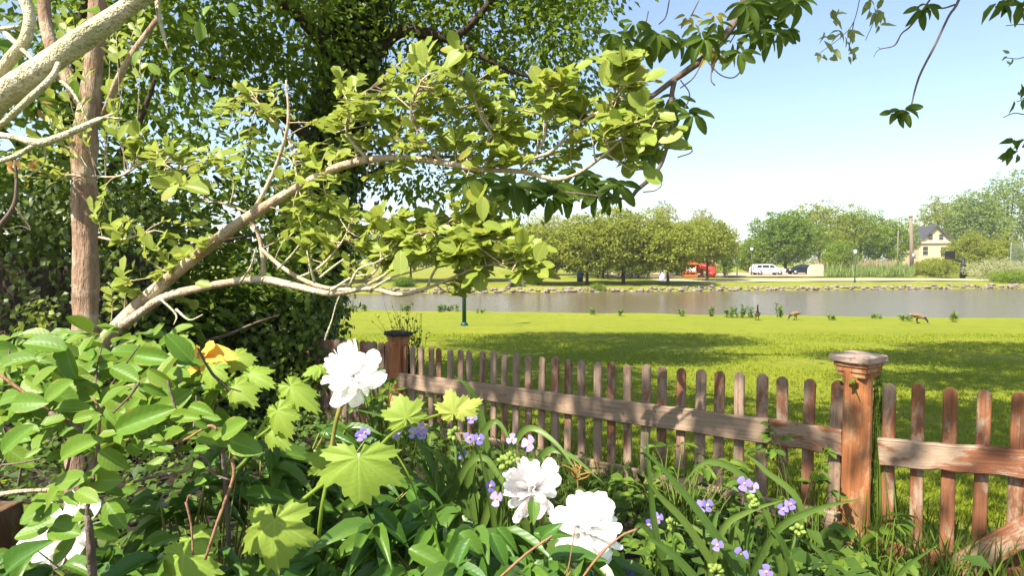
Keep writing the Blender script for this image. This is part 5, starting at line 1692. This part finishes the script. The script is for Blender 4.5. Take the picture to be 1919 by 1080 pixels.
LOB = [lobed_mesh('lobed_leaf', L_VINE, s) for s in (1, 2, 3)]
LOBY = [lobed_mesh('young_leaf', L_YOUNG, s) for s in (4, 5)]
vb = U(600, 1080, 1.3); vb.z = ground(vb.x, vb.y)
vine = thing('lobed_vine', 'light green climbing vine with big lobed toothed leaves in the foreground', 'vine', vb)
for lst, r in [([(610, 1200, 1.3), (598, 1040, 1.15), (602, 960, 1.1), (612, 900, 1.1), (608, 870, 1.1)], .004), ([(520, 985, 1.02), (570, 935, 1.05), (625, 895, 1.05), (690, 858, 1.05), (740, 810, 1.12), (800, 785, 1.2), (870, 765, 1.25), (900, 770, 1.25)], .0035),
               ([(430, 890, 1.0), (462, 860, 1.02), (480, 820, 1.05), (510, 770, 1.08), (545, 730, 1.1), (580, 710, 1.12)], .0032), ([(395, 780, 1.05), (405, 740, 1.05), (440, 700, 1.08)], .003), ([(480, 822, 1.05), (510, 800, 1.06)], .0025), ([(612, 895, 1.1), (585, 870, 1.1)], .0025), ([(735, 840, 1.1), (765, 890, 1.1), (790, 960, 1.12), (800, 975, 1.12)], .0018), ([(755, 800, 1.15), (760, 785, 1.15)], .002), ([(680, 935, 1.06), (700, 985, 1.08), (715, 990, 1.08)], .0015)]:
    part('stem', tube([U(*q) for q in lst], [r * (1 - .4 * i / len(lst)) for i in range(len(lst))], 7, 4), L_VINE, vine)
#      petiole point,  tip,   depth, width
for k, (bx, by, tx, ty, d, w) in enumerate([(515, 975, 512, 1078, 1.0, 165), (672, 858, 668, 945, 1.03, 190), (345, 1040, 330, 1120, .95, 150), (400, 690, 385, 735, 1.05, 85), (440, 725, 480, 765, 1.05, 90), (470, 700, 515, 720, 1.08, 80), (520, 770, 545, 830, 1.05, 85), (545, 725, 605, 775, 1.08, 85), (505, 805, 545, 842, 1.06, 70), (610, 870, 570, 850, 1.1, 80), (440, 668, 470, 700, 1.15, 80), (360, 1010, 400, 1060, 1.0, 110), (600, 690, 560, 700, 1.15, 50)]):
    b, tip = U(bx, by, d), U(tx, ty, d - .025)
    M = leaf_matrix(b, tip, Vector((-.1, -.85, .6)) + rv(.12), w / FPX * d / 1.55)
    link('lobed_leaf', LOB[k % 3], vine, M @ Matrix.Diagonal((.8, .8, .8, 1)) if k > 2 else M)
for k, (bx, by, tx, ty, d, w) in enumerate([(762, 785, 755, 765, 1.15, 95), (850, 775, 845, 750, 1.2, 70), (862, 768, 885, 752, 1.2, 50)]):
    b, tip = U(bx, by, d), U(tx, ty, d)
    M = leaf_matrix(b, b + (tip - b).normalized() * .045, Vector((-.1, -.75, .7)), w / FPX * d / 1.5)
    link('young_leaf', LOBY[k % 2] if k else LOB[1], vine, M)

# ------------------------------------------------------------------ peonies
V_PET = variants('petal', M_PETAL, p_petal, [(.1, -.35, .015, .12), (.0, -.2, .02, .16), (.15, -.5, .015, .10), (-.1, .1, .025, .12)], 7, 4)
V_PINK = variants('petal', M_PINKP, p_petal, [(.1, -.3, .03, .10), (.0, -.15, .045, .12)], 6, 4)
V_PLEAF = variants('leaf', L_PEONY, p_lance, [(.35, .25, .012, 0), (.45, .35, .01, 0), (.3, .1, .015, 0), (.4, .5, .01, 0)], 7, 4)
M_STEM = plain('peony_stem', (.26, .24, .06), .6, .3, var=.3, scale=30)
M_STAMEN = plain('crimson_flare', (.35, .03, .03), .6, .3)


def peony(label, px, py, d, dpx, axis, n=70, mats=V_PET, flat=.85, flare=False, stem=None, keep=None):
    c = U(px, py, d)
    R = dpx / 2 / FPX * d
    axis = Vector(axis).normalized()
    gb = Vector((c.x + random.uniform(-.1, .1), c.y + .12, ground(c.x, c.y + .12)))
    th = thing('peony', label, 'flower', gb, 'white peonies')
    ca = c - axis * R * .45
    pts = stem or [gb, (gb * .6 + ca * .4) + Vector((.01, 0, .05)), ca - axis * .05, ca]
    part('stem', tube(pts, [.0055, .005, .0045, .006][:len(pts)], 8, 4), M_STEM, th)
    u = axis.orthogonal().normalized()
    v = axis.cross(u)
    for i in range(n):
        f = (i + .5) / n
        el = 1 - f * 1.25                       # from the tip of the axis to the outer guard petals
        a = i * 2.39996
        sp = math.sqrt(max(0, 1 - el * el))
        dv = (axis * el * flat + (u * math.cos(a) + v * math.sin(a)) * sp + rv(.10)).normalized()
        ln = R * random.uniform(.72, 1.18) * (1.05 if f > .75 else 1)
        b = c - axis * R * .38 + dv * R * .06
        nr = axis * (.7 if f > .5 else .2) + dv.cross(axis).cross(dv) * .4 + rv(.35)
        if nr.length < .1: nr = u
        w = ln * random.uniform(.30, .58) * (1.2 if f > .72 else .8)
        if random.random() < .12:
            ln *= 1.1; w *= .65
        link('petal', mats[i % len(mats)], th, leaf_matrix(b, b + dv * ln * 1.22, nr, w))
    for i in range(4):
        a = i * 1.6
        b = c - axis * R * .42
        dv = (u * math.cos(a) + v * math.sin(a) - axis * .35).normalized()
        link('sepal', V_PLEAF[i % 4], th, leaf_matrix(b, b + dv * .04, -axis + rv(.1), .02))
    if flare:
        for i in range(7):
            dv = (axis + rv(.5)).normalized()
            part('stamen', tube([c - axis * R * .2, c + dv * R * .12], [.002, .003], 5, 1), M_STAMEN, th)
    return th, c, R


peony('white ragged peony blooming alone in front of the board fence', 657, 698, 1.32, 90, (-.15, -.75, .55), 80, stem=[U(600, 1120, 1.38), U(612, 930, 1.36), U(628, 800, 1.34), U(648, 740, 1.33)])
peony('big full white peony at the bottom centre, lowest of the flowers', 1098, 985, 1.16, 102, (.1, -.72, .6), 110)
peony('white peony with crimson streaks behind the biggest peony', 995, 912, 1.34, 90, (-.35, -.6, .6), 64, flare=True, mats=V_PET[:2] + V_PINK)
peony('half-hidden white peony under the shrub leaves at lower left', 120, 990, 1.2, 115, (-.1, -.6, .7), 40, mats=V_PINK + V_PET[:2])

# peony foliage: bushes of cut leaves below the flowers
def leafy_plant(name, label, cat, px, py, d, regs, vs, mat, stem_mat, L, ratio, group=None, up=.8, limit=300, fwd=-.3, explicit=(), droop=-.15):
    b = U(px, py, d); b.z = ground(b.x, b.y)
    th = thing(name, label, cat, b, group)
    ls = LeafSet('leaf', th, vs, mat, TPL4, limit)
    st = []
    for (x, y, dd, rx, ry, n, dr) in regs:
        for _ in range(n):
            a = random.uniform(0, 6.283); rr = math.sqrt(random.random())
            tip = U(x + rx * rr * math.cos(a), y + ry * rr * math.sin(a), dd + random.uniform(-dr, dr))
            root = Vector((b.x + random.gauss(0, .05), b.y + random.gauss(0, .05), b.z))
            knee = tip + (root - tip) * .35 + Vector((0, 0, .08))
            st.append(tube([root, knee, tip], [.003, .0025, .0015], 4, 3, cap=False))
            for k in range(3):
                an = (k - 1) * .8 + random.gauss(0, .2)
                out_ = tip - root; out_.z = 0
                out_ = out_.normalized() if out_.length > .01 else Vector((0, -1, 0))
                sd = Vector((-out_.y, out_.x, 0))
                dv = (out_ * math.cos(an) + sd * math.sin(an) + Vector((0, fwd, droop)) + rv(.2)).normalized()
                l = L * random.uniform(.7, 1.2)
                ls.add(tip, tip + dv * l, Vector((0, -.3, up)) + rv(.25), l * ratio * random.uniform(.85, 1.2))
    for (bx, by, tx, ty, dd, w) in explicit:
        p0, p1 = U(bx, by, dd), U(tx, ty, dd - .02)
        ls.add(p0, p1, Vector((-.1, -.7, .8)) + rv(.2), (p1 - p0).length * w)
    if st:
        o = part('stems', join(*st), stem_mat, th); o['kind'] = 'stuff'
    ls.build()
    return th


leafy_plant('peony_foliage', 'dark green bush of long peony leaves under the big centre peony', 'plant', 930, 1080, 1.35,
            [(780, 990, 1.2, 110, 50, 22, .15), (930, 1025, 1.2, 120, 40, 18, .12), (1050, 1070, 1.2, 120, 24, 10, .12), (860, 1065, 1.1, 160, 20, 14, .1), (660, 1050, 1.15, 90, 30, 12, .12), (700, 960, 1.35, 80, 30, 8, .12)],
            V_PLEAF, L_PEONY, M_STEM, .10, .34, explicit=[(700, 955, 770, 1020, 1.08, .38), (765, 1030, 860, 1075, 1.02, .4), (860, 1000, 915, 1050, 1.05, .55), (880, 1010, 850, 1070, 1.02, .5), (920, 1000, 955, 1070, 1.04, .45), (1000, 1000, 1065, 1000, 1.05, .4), (1015, 1010, 1040, 985, 1.02, .7), (930, 990, 975, 1035, 1.1, .4), (1000, 935, 1000, 985, 1.12, .6), (690, 1020, 730, 1060, 1.1, .4), (670, 1010, 735, 1005, 1.12, .35), (640, 980, 690, 960, 1.2, .35)])
leafy_plant('peony_foliage', 'dark green peony leaves between the shrub and the big lobed leaf', 'plant', 380, 1080, 1.3,
            [(250, 1060, 1.1, 90, 24, 10, .12), (360, 960, 1.35, 90, 70, 20, .12), (560, 920, 1.4, 100, 70, 32, .15), (700, 900, 1.5, 80, 50, 14, .12), (480, 860, 1.4, 80, 50, 12, .12), (600, 1040, 1.2, 60, 30, 10, .1), (420, 1050, 1.2, 70, 20, 8, .1), (60, 1060, 1.2, 60, 30, 8, .1), (640, 820, 1.6, 70, 40, 10, .12)],
            V_PLEAF, L_PEONY, M_STEM, .085, .36, explicit=[(120, 1060, 190, 1075, .95, .45), (460, 930, 560, 935, 1.15, .35), (280, 1030, 345, 1000, 1.1, .3), (10, 1075, 75, 1010, .95, .5)])

# reddish bare stems in front of the big peony
rs = thing('bare_stem', 'thin reddish bare stems rising in front of the biggest peony', 'stem', U(1100, 1120, 1.0))
part('stem', tube([U(1040, 1180, 1.0), U(1085, 1095, 1.0), U(1125, 1040, 1.0), U(1165, 1005, 1.02), U(1195, 993, 1.03)], [.0022, .002, .002, .0018, .0026], 6, 4), M_REDTWIG, rs)
part('stem', tube([U(1058, 1100, 1.0), U(1068, 1050, 1.0), U(1078, 990, 1.0)], [.001, .001, .0008], 5, 3), M_REDTWIG, rs)
part('stem', tube([U(930, 1090, 1.0), U(985, 1040, 1.0), U(1035, 1005, 1.0)], [.0022, .002, .0018], 6, 3), M_REDTWIG, rs)

# ------------------------------------------------------------------ spiderwort
M_PURPLE = leaf_mat('spiderwort_petal', (.20, .14, .62), (.34, .26, .74), .35, .5, .2, False)
M_LILAC = leaf_mat('pale_spiderwort_petal', (.34, .26, .66), (.44, .35, .72), .35, .5, .2, False)
M_BUD = plain('spiderwort_bud', (.20, .27, .05), .6, .3, var=.25)
M_ANTHER = plain('yellow_anther', (.75, .55, .06), .6, .3)
V_PP = variants('petal', M_PURPLE, p_petal, [(.1, .1, .02, .06), (.1, -.15, .03, .08)], 4, 4)
V_PL = variants('petal', M_LILAC, p_petal, [(.1, .1, .02, .06), (.1, -.15, .03, .08)], 4, 4)


def strap(th, pts, w):
    P, _ = smooth_path([np.array(p) for p in pts], [1] * len(pts), 6)
    n = len(P)
    V, Fs, uv = [], [], []
    for i in range(n):
        t = i / (n - 1)
        tg = P[min(i + 1, n - 1)] - P[max(i - 1, 0)]
        tg = tg / np.linalg.norm(tg)
        side = np.cross(tg, np.array([.25, -1.0, .25])); side /= np.linalg.norm(side) + 1e-9
        nn = np.cross(side, tg)
        ww = w * max(.03, p_strap(t)) / 2
        for k, f in ((-1, .35), (0, 0), (1, .35)):
            V.append(P[i] + side * ww * k + nn * ww * f); uv.append((.5 + .5 * k, t))
    for i in range(n - 1):
        for k in range(2):
            a = i * 3 + k
            Fs.append([a, a + 1, a + 4, a + 3])
    part('blade', (np.array(V), Fs), L_STRAP, th, True, uv=uv)


def sw_flower(th, px, py, d, r=.014, vs_=V_PP, face=None):
    c = U(px, py, d)
    ax_ = (Vector(face) if face else Vector((random.gauss(0, .4), -.8, .5))).normalized()
    u = ax_.orthogonal().normalized(); v = ax_.cross(u)
    a0 = random.uniform(0, 6.28)
    o = part('flower', tube([c - ax_ * .006, c, c + ax_ * .006], [.002, .0035, .002], 6, 2), M_ANTHER, th)
    for i in range(3):
        a = a0 + i * 2.094
        dv = (u * math.cos(a) + v * math.sin(a) + ax_ * .25).normalized()
        link('petal', vs_[i % 2], o, leaf_matrix(c, c + dv * r, ax_, r * 1.15))
    return o


def sw_buds(th, px, py, d, R=.016):
    c = U(px, py, d)
    vf = []
    for i in range(13):
        q = rv(1).normalized()
        e = c + q * R * .75
        vf.append(tube([e - q * .006, e - q * .002, e + q * .004, e + q * .008], [.002, .0055, .005, .001], 6, 2))
    part('bud_cluster', join(*vf), M_BUD, th)


def spiderwort(label, px, py, d, blades, nrand, region, flowers, buds, hl=.5):
    b = U(px, py, d); b.z = ground(b.x, b.y)
    th = thing('spiderwort', label, 'flower', b, 'purple spiderworts')
    for pts in blades:
        strap(th, [U(*q[:3]) for q in pts], pts[0][3])
    for i in range(nrand):
        x, y, rx, ry, dr = region
        a = random.uniform(0, 6.283); rr = math.sqrt(random.random())
        tip = U(x + rx * rr * math.cos(a), y + ry * rr * math.sin(a), d + random.uniform(-dr, dr))
        root = Vector((b.x + random.gauss(0, .06), b.y + random.gauss(0, .05), b.z + .2))
        kn = (root + tip) / 2 + Vector((0, 0, random.uniform(.06, .16)))
        strap(th, [root, (root + kn) / 2 + rv(.01), kn, (kn + tip) / 2 + Vector((0, 0, .03)), tip], random.uniform(.014, .022))
    for (fx, fy, fd, pale_, *rr) in flowers:
        sw_flower(th, fx, fy, fd, rr[0] * .88 if rr else .014, V_PL if pale_ else V_PP)
    for (fx, fy, fd) in buds:
        sw_buds(th, fx, fy, fd)
        c = U(fx, fy, fd)
        rt = Vector((b.x + (c.x - b.x) * .5, b.y, b.z))
        part('stalk', tube([rt, (rt + c) / 2 + Vector((0, 0, .03)), c], [.005, .0042, .003], 6, 3), L_STRAP, th)
    return th


spiderwort('clump of spiderwort with arching strap leaves between the lobed vine and the middle peonies', 900, 960, 1.55,
           [[(900, 1000, 1.5, .020), (940, 880, 1.5), (985, 805, 1.48), (1040, 830, 1.44), (1090, 900, 1.4)], [(880, 1000, 1.5, .020), (860, 900, 1.5), (800, 960, 1.48)], [(930, 1000, 1.5, .02), (905, 800, 1.5), (880, 730, 1.48), (850, 705, 1.47)],
            [(850, 1000, 1.5, .018), (800, 850, 1.5), (740, 790, 1.48), (655, 765, 1.46)], [(950, 1000, 1.5, .02), (1010, 860, 1.47), (1060, 850, 1.45), (1130, 905, 1.42)], [(860, 1000, 1.5, .02), (890, 850, 1.48), (930, 790, 1.47), (975, 870, 1.45)], [(830, 980, 1.5, .018), (870, 880, 1.46), (910, 860, 1.45), (960, 920, 1.43), (1040, 900, 1.42)], [(930, 1000, 1.48, .02), (945, 920, 1.45), (940, 860, 1.45)], [(990, 1000, 1.48, .02), (960, 900, 1.45), (1000, 860, 1.42), (1050, 880, 1.4)]],
           80, (890, 900, 190, 100, .18),
           [(676, 818, 1.5, 0), (684, 812, 1.5, 0), (775, 812, 1.45, 1), (788, 816, 1.45, 1), (790, 805, 1.45, 1), (885, 786, 1.5, 0), (878, 822, 1.46, 1), (897, 824, 1.46, 0), (960, 824, 1.45, 1), (992, 832, 1.4, 1, .022), (918, 912, 1.4, 0), (932, 936, 1.38, 1, .02), (868, 852, 1.5, 0), (745, 816, 1.5, 1)],
           [(852, 815, 1.46), (960, 862, 1.38), (945, 868, 1.4)])
spiderwort('clump of spiderwort with long upright strap leaves in front of the near fence post', 1390, 1080, 1.6,
           [[(1420, 1130, 1.45, .022), (1330, 990, 1.42), (1260, 900, 1.4), (1188, 825, 1.38)], [(1380, 1130, 1.45, .020), (1290, 990, 1.42), (1235, 930, 1.4), (1200, 880, 1.38)], [(1250, 1100, 1.45, .018), (1225, 980, 1.42), (1216, 880, 1.4), (1210, 800, 1.4)],
            [(1390, 1120, 1.5, .022), (1450, 1000, 1.46), (1530, 955, 1.44), (1620, 935, 1.4)], [(1480, 1130, 1.5, .02), (1420, 930, 1.48), (1330, 865, 1.46), (1270, 920, 1.45)], [(1440, 1130, 1.5, .02), (1500, 960, 1.5), (1430, 880, 1.5), (1395, 850, 1.5)], [(1340, 1130, 1.42, .022), (1260, 1040, 1.4), (1200, 1000, 1.38)], [(1640, 1150, 1.5, .018), (1690, 1070, 1.5), (1760, 1020, 1.48)], [(1500, 1120, 1.5, .022), (1465, 1020, 1.46), (1440, 990, 1.45)], [(1320, 1130, 1.45, .02), (1350, 1000, 1.44), (1400, 960, 1.44), (1480, 935, 1.43)], [(1590, 1130, 1.5, .018), (1540, 1040, 1.48), (1480, 1000, 1.46)], [(1300, 1120, 1.5, .018), (1210, 990, 1.45), (1180, 1010, 1.42)]],
           16, (1380, 1000, 150, 60, .14),
           [(1234, 972, 1.5, 0), (1308, 952, 1.48, 1, .02), (1325, 948, 1.48, 0, .018), (1395, 908, 1.45, 0, .02), (1412, 914, 1.45, 1), (1482, 946, 1.5, 0), (1466, 956, 1.5, 0), (1345, 1023, 1.38, 0), (1388, 1041, 1.36, 0, .018), (1437, 1073, 1.34, 0, .018), (1176, 1080, 1.3, 0, .018), (1215, 985, 1.5, 0)],
           [(1408, 940, 1.45), (1494, 996, 1.45), (1318, 978, 1.48), (1340, 1072, 1.36), (1256, 985, 1.5)])
# a pale dry grass seed head
gh = thing('grass_seed_head', 'pale dry grass seed head in front of the fence, above the biggest peony', 'grass', U(1082, 930, 1.9))
part('stalk', tube([Vector((U(1085, 960, 1.9).x, U(1085, 960, 1.9).y, .12)), U(1084, 960, 1.9), U(1080, 870, 1.9)], [.003, .0025, .0015], 5, 3), L_DRY, gh)
for i in range(9):
    b = U(1081 + random.gauss(0, 1), 895 - i * 2 + 8, 1.9)
    part('spikelet', tube([b, b + Vector((random.gauss(0, .012), 0, .02)), b + Vector((random.gauss(0, .03), random.gauss(0, .02), .035))], [.002, .0028, .0008], 5, 2), L_DRY, gh)

# ------------------------------------------------------------------ weeds along the fence
V_WEED = variants('leaf', L_WEED, p_oval, [(.3, .2, .01, 0), (.2, .1, .015, 0), (.35, .3, 0, 0)], 5, 3)
leafy_plant('leafy_weed', 'bright leafy weed growing at the foot of the near capped post', 'weed', 1640, 1060, 2.35, [(1600, 1010, 2.3, 60, 24, 9, .12), (1670, 1000, 2.4, 26, 40, 7, .06), (1560, 1055, 2.1, 80, 18, 12, .12), (1680, 1065, 2.3, 40, 12, 5, .08)], V_WEED, L_WEED, L_WEED, .062, .55, limit=160)
leafy_plant('leafy_weed', 'green weed climbing among the pickets left of the near post', 'weed', 1500, 1000, 2.7, [(1450, 830, 2.75, 40, 40, 8, .1), (1540, 900, 2.7, 40, 60, 10, .1), (1480, 960, 2.6, 60, 30, 10, .12)], V_WEED, L_WEED, L_WEED, .045, .6, limit=90)
leafy_plant('leafy_weed', 'dark leafy weed in front of the middle pickets, right of the biggest peony', 'weed', 1270, 1000, 2.6, [(1260, 870, 2.9, 60, 40, 14, .15), (1340, 900, 2.7, 60, 40, 14, .15), (1200, 920, 2.8, 50, 30, 10, .12), (1300, 980, 2.4, 90, 40, 14, .12)], V_WEED, L_WEED, L_WEED, .062, .45, limit=160)
leafy_plant('leafy_weed', 'fine leafy weed at the bottom right of the biggest peony', 'weed', 1240, 1080, 1.9, [(1230, 1030, 1.8, 60, 40, 18, .15), (1170, 1060, 1.8, 40, 20, 8, .1)], V_WEED, L_WEED, L_WEED, .04, .6, limit=90)
leafy_plant('leafy_weed', 'shaded weed between the lone peony and the far post', 'weed', 720, 800, 3.2, [(700, 740, 3.0, 50, 40, 16, .2), (760, 790, 3.0, 60, 30, 14, .2), (690, 700, 3.6, 30, 20, 8, .1)], V_WEED, L_WEED, L_WEED, .07, .5, limit=120)
leafy_plant('small_vine', 'small-leaved vine clinging to the side of the near capped post', 'vine', 1650, 900, 2.82, [(1648, 700, 2.84, 10, 40, 14, .03), (1645, 790, 2.84, 8, 40, 6, .03), (1600, 710, 2.78, 8, 12, 3, .01)], V_WEED, L_WEED, L_WEED, .022, .7, limit=90)
# wispy dry weed behind the far post
wv_ = thing('wispy_weed', 'wispy thin-twigged weed rising behind the far capped post', 'weed', fpt(S0 - .1, -.1, -.1))
gx_, gl_ = [], []
for i in range(46):
    r0 = fpt(S0 - .08 + random.gauss(0, .04), -.10, .4)
    tip = U(random.gauss(748, 26), random.uniform(562, 640), 5.25)
    if random.random() < .2: tip = U(random.uniform(775, 800), random.uniform(585, 640), 5.2)
    md = (r0 + tip) / 2 + rv(.04) + Vector((0, 0, .04))
    gx_.append(tube([r0, md, tip], [.003, .002, .001], 4, 3, cap=False))
    for k in range(6):
        gl_.append(md.lerp(tip, random.random()) + rv(.008))
part('stems', join(*gx_), M_DARKBARK, wv_)
leaf_mass('foliage', gl_, rng.normal(size=(len(gl_), 3)), rng.normal(size=(len(gl_), 3)) + np.array([0, -.5, .6]), .03, .016, L_GROUND, wv_)

# ground cover over the whole bed (nobody could count it)
P, D, N, Ls = [], [], [], []
for i in range(15000):
    x = random.uniform(-3.4, 3.6); y = random.uniform(.7, 5.4)
    s = (x - A_FAR[0]) / E_F[0]
    ye = A_FAR[1] + E_F[1] * s if x > A_FAR[0] else A_FAR[1] + .42 * (A_FAR[0] - x)
    if y > ye + .12: continue
    hmax = .30 if y > 2.2 else .42
    if y < 1.4: hmax = .55
    if (y > ye - .5): hmax = .22
    if x > 1.1: hmax = .10
    P.append((x, y, ground(x, y) + random.random() ** .8 * hmax))
    D.append((random.gauss(0, 1), random.gauss(-.2, 1), random.gauss(.1, .5))); N.append((random.gauss(0, .45), random.gauss(-.3, .45), 1))
    Ls.append(random.uniform(.035, .085))
gc = leaf_mass('ground_cover', P, D, N, Ls, np.array(Ls) * .5, L_GROUND, None)
props(gc, 'dense dark ground cover of small leaves over the flower bed', 'ground cover')
P, D, N, Ls = [], [], [], []
for i in range(5200):                                  # thin stems and grasses along the fence foot
    s = random.uniform(-.1, 5.2); off = random.gauss(.05, .28)
    q = fpt(s, off, 0)
    q.z = ground(q.x, q.y)
    P.append(q); D.append((random.gauss(0, .35), random.gauss(0, .35), 1)); N.append(rv()); Ls.append(random.uniform(.1, .34))
lg = leaf_mass('long_grass', P, D, N, Ls, .007, L_GRASSDARK, None, TPL2)
props(lg, 'long dark grass growing through the foot of the picket fence', 'grass')

# short grass on the nearer lawn
NB = 110000
y = 3.2 + 15 * rng.random(NB) ** 1.35
x = (rng.random(NB) * 2 - 1) * (1.0 + y * .86)
ye = np.where(x > A_FAR[0], A_FAR[1] + E_F[1] * (x - A_FAR[0]) / E_F[0], A_FAR[1] + .42 * (A_FAR[0] - x))
m = y > ye + .06
x, y = x[m], y[m]
z = np.interp(y, [-40, 1, 2.5, 3, 5, 31], [.4, .25, .08, .05, -.08, -1.35]) - .003
P = np.stack([x, y, z], axis=1)
D = np.stack([rng.normal(size=len(x)) * .45, rng.normal(size=len(x)) * .45, np.ones(len(x))], axis=1)
lw = leaf_mass('lawn_grass', P, D, rng.normal(size=P.shape), rng.uniform(.025, .06, len(x)), .006 + .0009 * y, L_GRASS, None, TPL2)
props(lw, 'short sunlit grass of the near lawn between the fence and the pond', 'grass')

# ------------------------------------------------------------------ thin summer haze over the whole place
hz = part('haze', box((0, 820, 15.2), (5200, 1780, 38.4)), [], None, False, loc=(0, 820, 15.2))
hm = bpy.data.materials.new('haze')
hm.use_nodes = True
ht = hm.node_tree
for nd in list(ht.nodes):
    if nd.type == 'BSDF_PRINCIPLED':
        ht.nodes.remove(nd)
pv = ht.nodes.new('ShaderNodeVolumePrincipled')
pv.inputs['Color'].default_value = (.90, .93, 1.0, 1)
pv.inputs['Density'].default_value = .00045
pv.inputs['Anisotropy'].default_value = .2
ht.links.new(pv.outputs[0], ht.nodes['Material Output'].inputs['Volume'])
hz.data.materials.append(hm)
props(hz, 'thin pale summer haze lying over the whole park', 'haze', kind='stuff')
